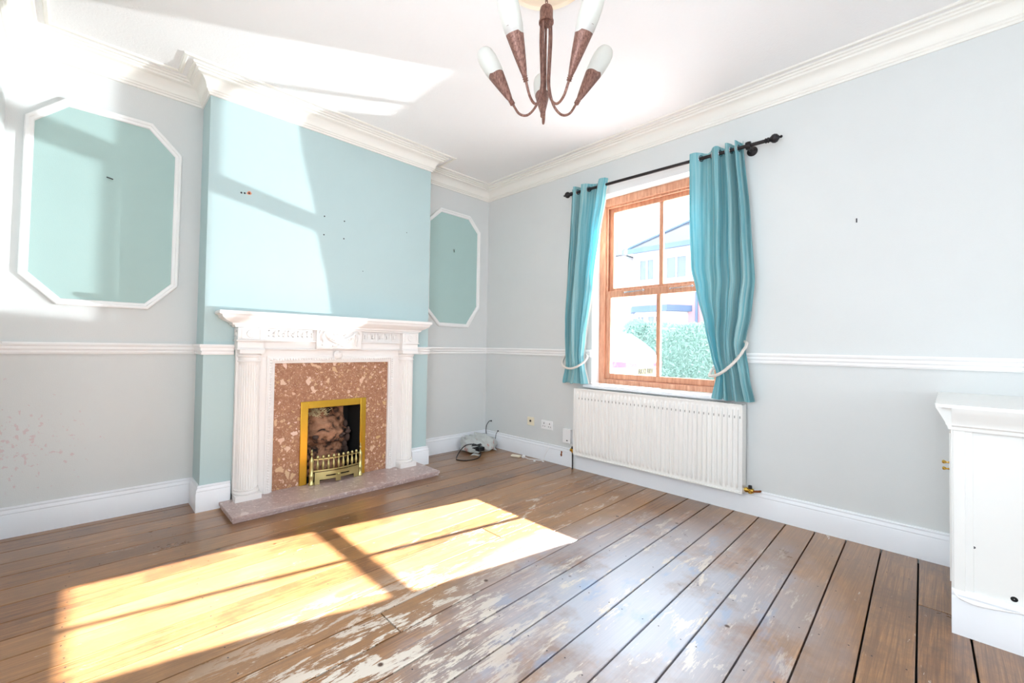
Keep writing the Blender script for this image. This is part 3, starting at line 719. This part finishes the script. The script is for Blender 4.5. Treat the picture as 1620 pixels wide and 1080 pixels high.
# Greek key band
def key(x0, s, w=.066):
    yq0, yq1 = YW - .0665, YW - .059; t = .0065; za, zb = 1.166, 1.226
    def r(a, b, z0, z1): xa, xb = x0 + s * a, x0 + s * b; m.box(min(xa, xb), max(xa, xb), yq0, yq1, z0, z1)
    r(0, t, za, zb); r(0, w - .018, zb - t, zb); r(w - .018 - t, w - .018, za + .015, zb); r(.016, w - .018, za + .015, za + .015 + t); r(.016, .016 + t, za + .015, zb - .018); r(.016, .032, zb - .018 - t, zb - .018)
    r(t, w, za, za + t)
for s in (-1, 1):
    m = MB()
    for k in range(5): key(MX + s * (.205 + .068 * k), s)
    a, b = MX + s * .19, MX + s * .565; m.box(min(a, b), max(a, b), YW - .066, YW - .059, 1.230, 1.235); m.box(min(a, b), max(a, b), YW - .066, YW - .059, 1.155, 1.160)
    m.build('greek_key_band', 'mantel_white', man)
# centre block with swag
m = MB(); m.box(MX - .185, MX + .185, YW - .082, YW - .001, 1.092, 1.250)
cb = m.build('centre_block', 'mantel_white', man, bevel=.002)
m = MB(); yy = YW - .086
for dz, r in ((0, .011), (.016, .008), (-.014, .007)):
    m.tube(bez([(MX - .120, yy, 1.222), (MX - .085, yy - .004, 1.178 + dz * .6), (MX, yy - .008, 1.150 + dz), (MX + .085, yy - .004, 1.178 + dz * .6), (MX + .120, yy, 1.222)], 8), r, 8)
for s in (-1, 1):
    m.tube(bez([(MX + s * .125, yy, 1.226), (MX + s * .140, yy, 1.19), (MX + s * .134, yy, 1.15), (MX + s * .142, yy, 1.12)], 6), [.009] * 6 + [.011] * 6 + [.006] * 7, 8)
    m.tube(bez([(MX + s * .110, yy, 1.226), (MX + s * .150, yy, 1.240), (MX + s * .165, yy, 1.215)], 6), .005, 6)
    m.tube(bez([(MX + s * .01, yy, 1.205), (MX + s * .035, yy, 1.220), (MX + s * .055, yy, 1.214), (MX + s * .03, yy, 1.200)], 6), .0045, 6)
    m.tube(bez([(MX, yy, 1.125), (MX + s * .03, yy, 1.112), (MX + s * .06, yy, 1.118)], 6), .005, 6)
for k in range(11):
    x = MX + (k - 5) * .017; m.sphere((x, yy - .012, 1.152 + abs(k - 5) ** 2 * .0012), .0095, 8, 5)
m.build('ribbon_swag', 'mantel_white', cb, smooth='all')
m = MB(); m.lathe([(.001, .014), (.02, .012), (.034, .004), (.036, 0)], (MX, YW - .052, 1.045), (0, -1, 0), 20); m.sphere((MX, YW - .058, 1.052), .018, 10, 6, (1.3, .7, .8)); m.build('shell_boss', 'mantel_white', man, smooth='all')

# ------------------------------------------------------------------ gas fire
fire = empty('gas_fire', (MX, CY - .05, HZ), 'brass-trimmed gas fire with sooty ceramic back in the marble panel', 'fire')
y0, y1 = CY - .034, CY - .0205
m = MB(); a0, a1, zt = -2.178, -1.640, .683
m.box(a0, -2.122, y0, y1, HZ + .001, zt); m.box(-1.690, a1, y0, y1, HZ + .001, zt); m.box(-2.122, -1.690, y0, y1, .628, zt)
m.build('brass_frame', 'brass_frame', fire, bevel=.003)
m = MB(); X0, X1, Z1 = FX0 + .001, FX1 - .001, FZ1 - .001; yb_ = -.047
m.box(X0, X0 + .003, CY - .018, yb_, HZ, Z1); m.box(X1 - .003, X1, CY - .018, yb_, HZ, Z1); m.box(X0 + .003, X1 - .003, CY - .018, yb_, Z1 - .003, Z1); m.box(X0 + .003, X1 - .003, CY - .018, yb_, .002, HZ - .001); m.box(X0 + .003, X1 - .003, yb_ - .003, yb_, HZ, Z1 - .003)
m.build('firebox', 'dark_void', fire)
# ceramic back: lower wall, projecting shelf, leaning upper piece
def cer(u, v):
    x = X0 + .006 + (X1 - X0 - .055) * u; z = HZ + .01 + .54 * v
    d = lerp([(0, -.110), (.40, -.105), (.48, -.150), (.62, -.175), (.68, -.120), (.74, -.115), (1, -.065)], v)
    d += .030 * math.sin(u * 5.3 + v * 3) * (v > .45) - .04 * max(0, math.sin((u - .15) * 4.2)) * (1 if .45 < v < .75 else 0)
    d += .006 * math.sin(31 * u + 17 * v) + .005 * math.sin(57 * v - 21 * u)
    return (x, max(CY + .015, min(d, -.055)), z + .03 * math.sin(u * 2.6) * (v > .3))
MB().grid(cer, 36, 50).build('ceramic_fire_back', 'ceramic', fire, smooth='all')
m = MB()
for k in range(9):
    x = -2.03 + .035 * k + random.uniform(-.01, .01); z = .385 + random.uniform(-.02, .03)
    m.sphere((x, -.196 + random.uniform(0, .01), z), random.uniform(.014, .024), 7, 5, (1.2, .7, .8))
for k in range(6): m.sphere((-1.74 + random.uniform(-.012, .012), -.14 + random.uniform(-.02, .02), .18 + k * .055), random.uniform(.022, .032), 7, 5, (.8, 1, 1.3))
m.build('imitation_coals', 'ember_coal', fire, smooth='all')
m = MB()
for k in range(80):
    a = random.uniform(-1, 1); x = -2.0 + a * .075; z = .585 + random.uniform(-.035, .035) * (1 - abs(a) * .4)
    p = Vector((x, -.17 + random.uniform(-.03, .02), z)); q = [p]
    for j in range(3): p = p + Vector((random.uniform(-.02, .02), random.uniform(-.008, .008), random.uniform(-.014, .014))); q.append(p)
    m.tube(q, .0019, 5)
m.build('straw_tuft', 'straw', fire)
# brass fret
def fy(x): return CY - .062 - .034 * math.cos((x - MX) / .20 * PI / 2)       # bowed front
FL, FR = -2.088, -1.712
fret = MB()
N = 24
def bowed(m, z0, z1, t, xa=FL, xb=FR):
    vs = []
    for i in range(N + 1):
        x = xa + (xb - xa) * i / N; y = fy(x); vs += [(x, y, z0), (x, y - t, z0), (x, y - t, z1), (x, y, z1)]
    m.add(vs, [(i * 4 + k, i * 4 + (k + 1) % 4, (i + 1) * 4 + (k + 1) % 4, (i + 1) * 4 + k) for i in range(N) for k in range(4)] + [(0, 1, 2, 3), (N * 4 + 3, N * 4 + 2, N * 4 + 1, N * 4)])
m = MB(); bowed(m, .142, .152, .008); bowed(m, .232, .240, .008); fr_ = m.build('fret_rails', 'brass_pale', fire, smooth=True, angle=.5)
for k in range(9):
    x = FL + .030 + (FR - FL - .060) * k / 8; y = fy(x) - .004
    MB().lathe([(.004, .150), (.007, .156), (.0115, .172), (.012, .190), (.009, .206), (.006, .218), (.006, .238), (.009, .241), (.0125, .249), (.011, .258), (.005, .265), (.001, .266)], (x, y, 0), (0, 0, 1), 10).build('baluster', 'brass_pale', fr_, smooth=True)
for x in (FL - .012, FR + .012):
    y = fy(x) - .004
    MB().lathe([(.001, HZ + .001), (.022, HZ + .001), (.023, .055), (.016, .064), (.018, .10), (.020, .112), (.020, .120), (.015, .128), (.016, .20), (.018, .225), (.012, .242), (.005, .255), (.004, .266), (.010, .274), (.010, .282), (.004, .290), (.006, .298), (.003, .312), (.001, .316)], (x, y, 0), (0, 0, 1), 8).build('fret_post', 'brass_pale', fire, smooth=True, angle=.7)
m = MB(); segs = [(FL + .006, -2.035, HZ + .012, .138), (-1.765, FR - .006, HZ + .012, .138)]
def plate(xa, xb, z0, z1):
    vs = []; n = 6
    for i in range(n + 1):
        x = xa + (xb - xa) * i / n; y = fy(x) - .010; vs += [(x, y, z0), (x, y - .006, z0), (x, y - .006, z1), (x, y, z1)]
    m.add(vs, [(i * 4 + k, i * 4 + (k + 1) % 4, (i + 1) * 4 + (k + 1) % 4, (i + 1) * 4 + k) for i in range(n) for k in range(4)] + [(0, 1, 2, 3), (n * 4 + 3, n * 4 + 2, n * 4 + 1, n * 4)])
plate(FL + .008, -2.045, HZ + .002, .138); plate(-2.045, -2.000, .078, .138); plate(-2.000, -1.925, .110, .138); plate(-2.000, -1.925, .078, .100); plate(-1.925, -1.885, .052, .138)
plate(-1.885, -1.810, .110, .138); plate(-1.885, -1.810, .078, .100); plate(-1.810, -1.765, .078, .138); plate(-1.765, FR - .008, HZ + .002, .138)
ap = m.build('fret_apron', 'brass_pale', fire, smooth=True, angle=.5)
MB().sphere((MX, fy(MX) - .022, .105), .011, 10, 7).build('control_knob', 'brass_pale', ap, smooth='all')

# ------------------------------------------------------------------ chandelier
CHX, CHY = -1.81, -2.37
ch = empty('chandelier', (CHX, CHY, H), 'brushed bronze five-arm chandelier with frosted glass cone shades on the ceiling', 'chandelier')
MB().lathe([(.001, H - .028), (.03, H - .030), (.05, H - .045), (.042, H - .062), (.016, H - .072), (.008, H - .08), (.001, H - .08)], (CHX, CHY, 0), (0, 0, 1), 24).build('ceiling_cup', 'bronze', ch, smooth=True)
m = MB()
for i in range(4):
    z = H - .082 - i * .019; rt_ = (1, 0) if i % 2 else (0, 1)
    m.tube([(CHX + rt_[0] * .008 * math.cos(a * PI / 6), CHY + rt_[1] * .008 * math.cos(a * PI / 6), z + .014 * math.sin(a * PI / 6)) for a in range(13)], .0025, 6, cap=False)
m.build('chain', 'bronze', ch, smooth='all')
MB().lathe([(.001, 2.80), (.010, 2.798), (.012, 2.79), (.028, 2.782), (.032, 2.768), (.032, 2.722), (.036, 2.716), (.036, 2.706), (.030, 2.704), (.001, 2.704)], (CHX, CHY, 0), (0, 0, 1), 24).build('hub', 'bronze', ch, smooth=True)
for k in range(5):
    az = math.radians(44 + 72 * k); dx, dy = math.cos(az), math.sin(az)
    def P(r, z): return (CHX + dx * r, CHY + dy * r, z)
    arm = MB().tube(bez([P(.025, 2.715), P(.027, 2.62), P(.022, 2.50), P(.020, 2.40), P(.042, 2.315), P(.085, 2.272), P(.130, 2.285), P(.166, 2.342)], 7), .0060, 10).build('arm', 'bronze', ch, smooth='all')
    d = Vector((dx * .098, dy * .098, .180)).normalized(); base = Vector(P(.164, 2.338))
    MB().lathe([(.001, 0), (.009, 0), (.013, .003), (.009, .007), (.013, .012), (.009, .017), (.013, .022), (.009, .026)], base, d, 14).build('arm_collar', 'bronze', arm, smooth=True)
    # cone cup with slanted rim
    mm = MB(); x, y, dd = mm.frame_from(d); outw = Vector((dx, dy, 0)); outw = (outw - dd * outw.dot(dd)).normalized(); sdw = dd.cross(outw)
    n = 28; vs = []; hs_ = [0, .05, .10, .15, 1.0]
    for j in range(6):
        for i in range(n):
            a = 2 * PI * i / n; rimh = .182 + .040 * max(0, math.cos(a)) ** 2      # higher on the outer side
            h = .014 + (rimh - .014) * j / 5; r = .0085 + .0325 * ((h - .014) / .19) ** .85
            vs.append(base + dd * h + (outw * math.cos(a) + sdw * math.sin(a)) * r)
    mm.add(vs, [(j * n + i, j * n + (i + 1) % n, (j + 1) * n + (i + 1) % n, (j + 1) * n + i) for j in range(5) for i in range(n)])
    mm.build('shade_cup', 'bronze', arm, smooth='all')
    MB().lathe([(.0080, .020), (.033, .165), (.042, .205), (.046, .25), (.047, .290), (.044, .318), (.036, .338), (.034, .340), (.040, .316), (.042, .29), (.038, .21)], base, d, 28).build('lamp_shade', 'frosted', arm, smooth='all', label='frosted white glass shade')

# ------------------------------------------------------------------ sockets and leads
def faceplate(name, y0, y1, z0, z1, mat, label, cat, d=.009):
    r = empty(name, (0, (y0 + y1) / 2, (z0 + z1) / 2), label, cat)
    B(-d, -.0005, y0, y1, z0, z1).build('faceplate', mat, r, bevel=.002); return r
r = faceplate('aerial_socket', -.752, -.662, .322, .406, 'plastic_cream', 'cream square aerial socket on the wall near the corner', 'socket')
MB().lathe([(.011, 0), (.011, .006), (.006, .006), (.006, .001), (.001, .001)], (-.009, -.707, .368), (-1, 0, 0), 16).build('aerial_jack', 'hole_dark', r, smooth=True)
r = faceplate('power_socket', -.998, -.850, .311, .398, 'plastic_white', 'white double power socket left of the radiator', 'socket')
for yc in (-.888, -.960):
    m = MB(); m.box(-.0098, -.0088, yc - .004, yc + .004, .362, .376)
    m.box(-.0098, -.0088, yc + .008, yc + .016, .336, .343); m.box(-.0098, -.0088, yc - .016, yc - .008, .336, .343); m.build('plug_holes', 'hole_dark', r)
    B(-.013, -.0088, yc - .007 + (.024 if yc > -.92 else -.024) * -1, yc + .007 + (.024 if yc > -.92 else -.024) * -1, .372, .390).build('switch', 'plastic_white', r, bevel=.001)
r = faceplate('phone_socket', -1.232, -1.140, .222, .356, 'plastic_white', 'white plastic box with a jack, tight beside the radiator', 'socket', .030)
B(-.0312, -.029, -1.200, -1.184, .242, .252).build('jack', 'hole_dark', r)
m = MB(); m.sphere((-.0215, -1.123, .122), .012, 8, 6, (.2, .8, 1.2)); m.sphere((-.0215, -1.120, .098), .015, 8, 6, (.2, .8, 1.1)); m.build('rusty_knot', 'rust', bb_r)

# extension lead on the floor
ex = empty('extension_lead', (-.14, -.64, 0), 'white plug and adaptor on a thin lead lying along the skirting', 'cable')
m = MB(); m.prism([(-.175, -.585), (-.135, -.575), (-.100, -.668), (-.140, -.680)], 'z', .001, .020); m.build('adaptor', 'plastic_cream', ex, bevel=.005)
m = MB(); m.box(-.118, -.090, -.715, -.688, .001, .026); m.build('plug', 'plastic_white', ex, bevel=.004)
MB().tube(bez([(-.10, -.715, .008), (-.105, -.77, .004), (-.085, -.83, .004), (-.062, -.88, .004), (-.035, -.905, .006), (-.026, -.912, .04), (-.025, -.945, .10), (-.022, -.965, .150)], 6), .0032, 6).build('lead', 'plastic_white', ex, smooth='all')
for (x, y) in ((-.115, -.86), (-.06, -.925)):
    o = MB().lathe([(.001, .0035), (.012, .003), (.013, .0005)], (x, y, 0), (0, 0, 1), 8).build('paint_flake', 'plastic_white'); tag(o, 'small white paint flake on the floorboards beside the white lead' if x < -.1 else 'small white paint flake against the skirting by the white lead', 'paint flake')

# carrier bag with black cables
bag = empty('carrier_bag', (-.25, -.19, 0), 'crumpled pale plastic carrier bag of cables in the corner', 'bag')
def bagp(u, v):
    a = 2 * PI * u; ca, sa = math.cos(a), math.sin(a)
    r = lerp([(0, .001), (.05, .78), (.15, 1.0), (.35, .97), (.6, .80), (.8, .52), (1, .02)], v)
    z = lerp([(0, .002), (.05, .003), (.15, .030), (.35, .085), (.6, .125), (.8, .145), (1, .150)], v)
    sq = 1 / max(abs(ca) ** 3 + abs(sa) ** 3, .3) ** (1 / 3)
    w_ = sq * (1 + .06 * math.sin(3 * a + 6 * v) + .05 * math.sin(8 * a - 9 * v) + .03 * math.sin(17 * a + 13 * v))
    x = -.245 + .215 * r * w_ * ca; y = -.180 + .125 * r * w_ * sa
    z = z * (1 + .16 * math.sin(a + 1.2) - .22 * max(0, ca) * v) + .010 * math.sin(26 * x + 9 * y) * min(1, v * 3) + .006 * math.sin(60 * x - 41 * y) * min(1, v * 3)
    z += (.022 * abs(math.sin(19 * x + 23 * y + 1)) + .012 * abs(math.sin(47 * x - 31 * y))) * min(1, v * 4) - .012 * min(1, v * 4)
    if z > .07: y += (z - .07) * .35; x -= (z - .07) * .5
    return (min(x, -.026), min(y, -.026), max(.002, z))
MB().grid(bagp, 72, 24).build('bag_body', 'bag', bag, smooth='all')
def flap(u, v):
    return (-.43 + .30 * u + .02 * math.sin(7 * v), -.13 - .20 * v * (.35 + .65 * u) + .01 * math.sin(9 * u), .165 - .035 * u * u - .115 * v * v + .010 * math.sin(11 * u + 6 * v))
MB().grid(flap, 16, 12).build('bag_flap', 'bag', bag, smooth='all')
def handle_(u, v):
    a = PI * 1.7 * u + .3; return (-.445 + .060 * math.cos(a) + .016 * v, -.335 + .036 * math.sin(a), .012 + .010 * math.sin(a * 2) + .012 * v)
MB().grid(handle_, 20, 3).build('bag_handle', 'bag', bag, smooth='all')
blk = empty('power_adapter', (-.36, -.28, 0), 'black power adapter with looping black cable spilling from the carrier bag', 'adapter')
m = MB(); m.box(-.40, -.32, -.350, -.285, .040, .080); m.build('adapter_body', 'black_plastic', blk, bevel=.006)
m = MB(); cl = []
for k in range(60): a = k * .62; cl.append((-.375 + .055 * math.cos(a) + .01 * math.sin(k), -.285 + .030 * math.sin(a), .075 + .022 * math.sin(a * .37) + k * .0003))
m.tube(bez(cl, 2), .0042, 6); m.build('coiled_cable', 'black_plastic', blk, smooth='all')
MB().tube(bez([(-.35, -.30, .085), (-.42, -.29, .112), (-.50, -.255, .105), (-.57, -.25, .06), (-.645, -.285, .008), (-.68, -.345, .005), (-.64, -.415, .005), (-.56, -.440, .005), (-.47, -.42, .005), (-.40, -.37, .006), (-.36, -.33, .03)], 8), .0048, 8).build('adapter_cable', 'black_plastic', blk, smooth='all')
aer = MB(); aer.tube(bez([(-.002, -.108, .285), (-.020, -.090, .282), (-.045, -.075, .24), (-.055, -.075, .19), (-.060, -.085, .14)], 7), .0042, 8); aer.lathe([(.001, 0), (.008, 0), (.008, .012), (.001, .012)], (-.0, -.108, .285), (-1, .2, 0), 10)
o = aer.build('aerial_cable', 'black_plastic', smooth='all'); tag(o, 'black aerial cable coming out of the wall above the carrier bag', 'cable')
m = MB(); m.tube(bez([(-.001, -.222, .190), (-.018, -.232, .186), (-.024, -.218, .17), (-.024, -.205, .14), (-.026, -.20, .10)], 5), .003, 6); m.sphere((-.012, -.226, .190), .008, 8, 6)
o = m.build('cable_stub', 'hole_dark', smooth='all'); tag(o, 'short dark cable stub over the skirting right of the carrier bag', 'cable')

# ------------------------------------------------------------------ cupboard
CXF, CYF = -.775, -3.712
cab = empty('cupboard', (-.40, -4.1, 0), 'white painted low cupboard against the window wall, cut by the right edge', 'cupboard')
m = MB(); m.box(CXF, -.001, -4.62, CYF, .0005, .822); m.build('carcass', 'cabinet_white', cab)
m = MB()
m.box(CXF - .006, CXF, CYF - .062, CYF, .172, .822); m.box(CXF - .011, CXF - .006, CYF - .040, CYF - .006, .172, .822)
m.build('corner_stile', 'cabinet_white', cab, bevel=.002)
m = MB(); prt = [(0, .822), (.010, .822), (.012, .836), (.018, .842), (.018, .850), (.026, .866), (.038, .892), (.046, .908), (.048, .926), (0, .926)]
m.sweep([(CXF - .006, -4.62), (CXF - .006, CYF - .003)], prt); 
# sweep goes left of travel (towards -x); front return
m2 = MB(); ringx = [(o, z) for o, z in prt]; m.sweep([(CXF - .006, CYF - .003 - .0), (-.001, CYF - .003)], [(o, z) for o, z in prt])
m.box(CXF - .054, -.001, -4.62, CYF + .030, .915, .928)
m.build('top_moulding', 'cabinet_white', cab, smooth=True, angle=.5)
m = MB(); m.sweep([(CXF, -4.62), (CXF, CYF)], [(0, 0), (.024, 0), (.024, .140), (.018, .152), (.020, .160), (.012, .172), (.010, .178), (0, .178)]); m.build('plinth', 'skirt_white', cab, smooth=True, angle=.5)
m = MB(); m.box(CXF + .05, -.40, CYF, CYF + .004, .18, .80); d1 = m.build('door', 'cabinet_white', cab, bevel=.001)
m = MB(); m.box(-.39, -.03, CYF, CYF + .004, .18, .80); d2 = m.build('door', 'cabinet_white', cab, bevel=.001)
for d, x, z in ((d1, -.45, .628), (d2, -.34, .578)):
    MB().lathe([(.001, 0), (.006, 0), (.004, .004), (.0035, .010), (.007, .014), (.009, .019), (.006, .024), (.001, .025)], (x, CYF + .004, z), (0, 1, 0), 16).build('door_knob', 'brass_knob', d, smooth=True, label='small round brass knob')
MB().lathe([(.001, .0010), (.0048, .0010)], (CXF, -3.775, .358), (-1, 0, 0), 10).build('screw_head', 'hole_dark', cab)
MB().lathe([(.001, .0010), (.010, .0010)], (CXF, -3.878, .196), (-1, 0, 0), 12).build('cable_hole', 'dark_void', cab)
wc = MB().tube(bez([(CXF - .016, -3.716, .172), (CXF - .028, -3.735, .150), (CXF - .029, -3.79, .142), (CXF - .029, -3.86, .153), (CXF - .028, -3.95, .166), (CXF - .028, -4.1, .16)], 6), .0035, 7).build('white_cable', 'plastic_white', smooth='all')
tag(wc, 'thin white cable running along the plinth of the low cupboard', 'cable')

# ------------------------------------------------------------------ outside
g = B(.30, 60, -40, 40, -.25, -.10).build('ground', 'ground_tarmac'); tag(g, kind=ST)
# hedge
hg = MB(); random.seed(11)
def leafcard(c, s):
    a = Vector((random.uniform(-1, 1), random.uniform(-1, 1), random.uniform(-1, 1))).normalized(); b = a.cross(Vector((random.random(), random.random(), random.random()))).normalized()
    c = Vector(c); n = a.cross(b) * s * .25
    hg.add([c - a * s, c - b * s * .45 + n, c + a * s, c + b * s * .45 + n], [(0, 1, 2, 3)])
hg.box(9.25, 9.9, -4, 3.1, -.1, 1.72)
for i in range(15000):
    y = random.uniform(-2.5, 3.35); q = random.random()
    if q < .75: c = (9.1 + random.uniform(-.10, .12) + .05 * math.sin(y * 5), y, random.uniform(-.05, 1.88))
    else: c = (random.uniform(9.05, 10), y, 1.86 + random.uniform(-.06, .07) + .04 * math.sin(y * 3))
    leafcard(c, random.uniform(.035, .06))
for i in range(1500):
    a = Vector((random.gauss(0, 1), random.gauss(0, 1), random.gauss(0, 1))).normalized(); leafcard((9.3 + a.x * .35, 3.15 + a.y * .42, 1.70 + a.z * .36), .05)
o = hg.build('hedge', 'leaf'); tag(o, 'clipped green garden hedge across the street, seen through the lower panes', 'hedge', kind='stuff')

# house across the street
hx = 13.0
hs = empty('house', (hx, 1.5, -.1), 'pale rendered house with slate roof and bay, seen through the window', 'house')
MB().box(hx, hx + 6, -6, 5.30, 3.25, 5.05).build('upper_wall', 'render_white', hs)
MB().box(hx + .01, hx + 6, -6, 5.28, -.1, 3.25).build('brick_wall', 'brick_far', hs, label='pinkish brick ground floor')
MB().prism([(hx - .35, 5.02), (hx - .30, 5.12), (hx + 3.2, 6.95), (hx + 6.4, 5.12), (hx + 6.4, 5.02)], 'y', -6.2, 5.55).v
m = MB(); m.add([(hx - .3, -6.2, 5.16), (hx - .3, 5.55, 5.16), (hx + 3.1, 3.9, 6.95), (hx + 3.1, -6.2, 6.95), (hx + 6.4, 5.55, 5.16), (hx + 6.4, -6.2, 5.16)], [(0, 1, 2, 3), (1, 4, 2), (3, 2, 4, 5), (0, 3, 5), (0, 5, 4, 1)])
m.build('roof', 'slate', hs)
m = MB(); m.box(hx - .38, hx - .28, -6.2, 5.6, 4.98, 5.17); m.tube([(hx + 3.1, -6.2, 6.98), (hx + 3.1, 3.9, 6.98)], .09, 6); m.tube([(hx + 3.1, 3.9, 6.98), (hx - .28, 5.55, 5.18)], .07, 6); m.build('gutter', 'fascia_blue', hs)
def far_window(ya, yb, z0, z1, x):
    m = MB(); t = .07; m.box(x - .05, x, ya, ya + t, z0, z1); m.box(x - .05, x, yb - t, yb, z0, z1); m.box(x - .05, x, ya + t, yb - t, z0, z0 + t); m.box(x - .05, x, ya + t, yb - t, z1 - t, z1); m.box(x - .05, x, (ya + yb) / 2 - .03, (ya + yb) / 2 + .03, z0 + t, z1 - t)
    o = m.build('window', 'render_white', hs); B(x - .02, x, ya + t, yb - t, z0 + t, z1 - t).build('pane', 'window_far', o)
far_window(4.33, 5.04, 3.84, 4.77, hx); far_window(3.05, 3.93, 3.81, 4.74, hx); far_window(.6, 1.7, 3.8, 4.74, hx)
m = MB(); m.prism([(hx, 5.25), (hx - .75, 4.75), (hx - .75, 3.55), (hx, 3.05)], 'z', -.1, 2.55); bay = m.build('bay', 'render_white', hs, label='white bay window front')
m = MB(); m.prism([(hx, 5.42), (hx - .9, 4.85), (hx - .9, 3.45), (hx, 2.90)], 'z', 2.55, 2.78); m.build('bay_roof', 'fascia_blue', hs, label='blue-grey flat bay roof')
far_window(3.62, 4.30, 1.3, 2.42, hx - .75); far_window(4.34, 4.72, 1.3, 2.42, hx - .75)
MB().tube([(hx - .06, 2.72, 0), (hx - .06, 2.72, 5.0)], .05, 8).build('drainpipe', 'fascia_blue', hs)
# second house further along
h2 = empty('house', (16, 9.5, -.1), 'fainter pale house further along the street, left of the slate roof', 'house')
B(14.5, 20, 6.6, 13, -.1, 5.4).build('wall', 'render_white', h2)
m = MB(); m.add([(14.3, 6.4, 5.4), (14.3, 13.2, 5.4), (17.2, 12, 6.9), (17.2, 7.8, 6.9), (20.2, 13.2, 5.4), (20.2, 6.4, 5.4)], [(0, 1, 2, 3), (1, 4, 2), (3, 2, 4, 5), (0, 3, 5), (0, 5, 4, 1)]); m.build('roof', 'slate', h2)

# parked car, rear towards the room
car = empty('car', (2.7, 1.6, -.1), 'white hatchback parked outside the window, rear end showing', 'car')
cx = 2.85
secs = [  # y, belt z, belt half width, roof z, roof half width, bottom z
    (-.44, .62, .74, .66, .60, .30), (-.46, .90, .80, .94, .70, .25), (-.40, 1.02, .82, 1.06, .72, .22), (-.22, 1.06, .84, 1.24, .66, .20), (.02, 1.06, .86, 1.42, .60, .18), (.35, 1.04, .87, 1.47, .58, .18), (1.1, 1.02, .87, 1.49, .58, .18),
    (1.7, 1.00, .87, 1.46, .57, .18), (2.35, .98, .86, 1.10, .60, .18), (2.7, .94, .84, .98, .62, .20), (3.2, .86, .80, .88, .60, .22), (3.45, .62, .72, .66, .55, .28)]
vs = []; n = 12
for y, bz, bw, rz, rw, zb in secs:
    half = [(bw - .04, zb), (bw, zb + .18), (bw + .01, (zb + bz) / 2 + .1), (bw - .01, bz), (rw + .04, rz - .05), (rw * .6, rz)]
    ring = [(cx - a, y, z) for a, z in half] + [(cx + a, y, z) for a, z in half[::-1]]
    # round the plan of the tail
    vs += [(x, yy_ + (.10 * ((x - cx) / .85) ** 2 if yy_ < -.3 else 0), z) for x, yy_, z in ring]
fs = [(j * n + i, j * n + (i + 1) % n, (j + 1) * n + (i + 1) % n, (j + 1) * n + i) for j in range(len(secs) - 1) for i in range(n)] + [tuple(range(n)), tuple((len(secs) - 1) * n + i for i in range(n))[::-1]]
body = MB().add(vs, fs).build('body', 'car_white', car, smooth='all')
sb = body.modifiers.new('sub', 'SUBSURF'); sb.levels = 2; sb.render_levels = 2
def lerp3(a, b, t): return tuple(p + (q - p) * t for p, q in zip(a, b))
m = MB(); m.add([(cx - .60, -.395, 1.075), (cx + .60, -.395, 1.075), (cx + .50, -.02, 1.375), (cx - .50, -.02, 1.375)], [(0, 1, 2, 3)])
m.grid(lambda u, v: (cx + (u - .5) * 2 * (.62 - .12 * v), -.415 + .39 * v + .05 * (2 * u - 1) ** 2 - .03 * math.sin(PI * v), 1.07 + .315 * v), 10, 6); m.v = m.v[4:]; m.f = [tuple(i - 4 for i in f) for f in m.f[1:]]
m.build('rear_window', 'car_glass', car, smooth='all')
for s in (-1, 1):
    m = MB(); m.grid(lambda u, v: (cx + s * (.86 - .60 * u), -.30 - .195 * math.sin(min(1, u * 1.6) * PI / 2), .855 + .10 * v * (1 - .45 * u)), 10, 4); m.build('tail_light', 'tail_red', car, smooth='all')
    m = MB(); m.grid(lambda u, v: (cx + s * (.885 - .24 * v * v), .25 + 1.35 * u, 1.05 + .33 * v), 8, 5); m.build('side_window', 'car_glass', car, smooth='all')
pl = B(cx - .26, cx + .26, -.505, -.49, .735, .845).build('number_plate', 'plate_yellow', car, bevel=.003)
fc = bpy.data.curves.new('plate_characters', 'FONT'); fc.body = 'RK12 RRV'; fc.size = .105; fc.align_x = 'CENTER'; fc.align_y = 'CENTER'; fc.extrude = .001; fc.offset = .0025
fo = bpy.data.objects.new('tmp_text', fc); COL.objects.link(fo); bpy.context.view_layer.update(); me_ = bpy.data.meshes.new_from_object(fo); bpy.data.objects.remove(fo)
fo = bpy.data.objects.new('plate_characters', me_); COL.objects.link(fo); fo.parent = pl; fo.location = (cx - 2.7, -.507 - 1.6, .79 + .1); fo.rotation_euler = (PI / 2, 0, 0); me_.materials.clear(); me_.materials.append(MAT['plate_black'])
for s in (-1, 1):
    for y in (.38, 2.72):
        m = MB(); m.lathe([(.001, -.10), (.19, -.10), (.30, -.09), (.31, -.05), (.31, .05), (.30, .09), (.001, .09)], (cx + s * .76, y, .21), (1, 0, 0), 24); m.build('wheel', 'tyre', car, smooth=True)
m = MB(); m.box(cx - .3, cx + .3, .02, .10, 1.455, 1.475); m.build('roof_spoiler', 'car_white', car, bevel=.01)
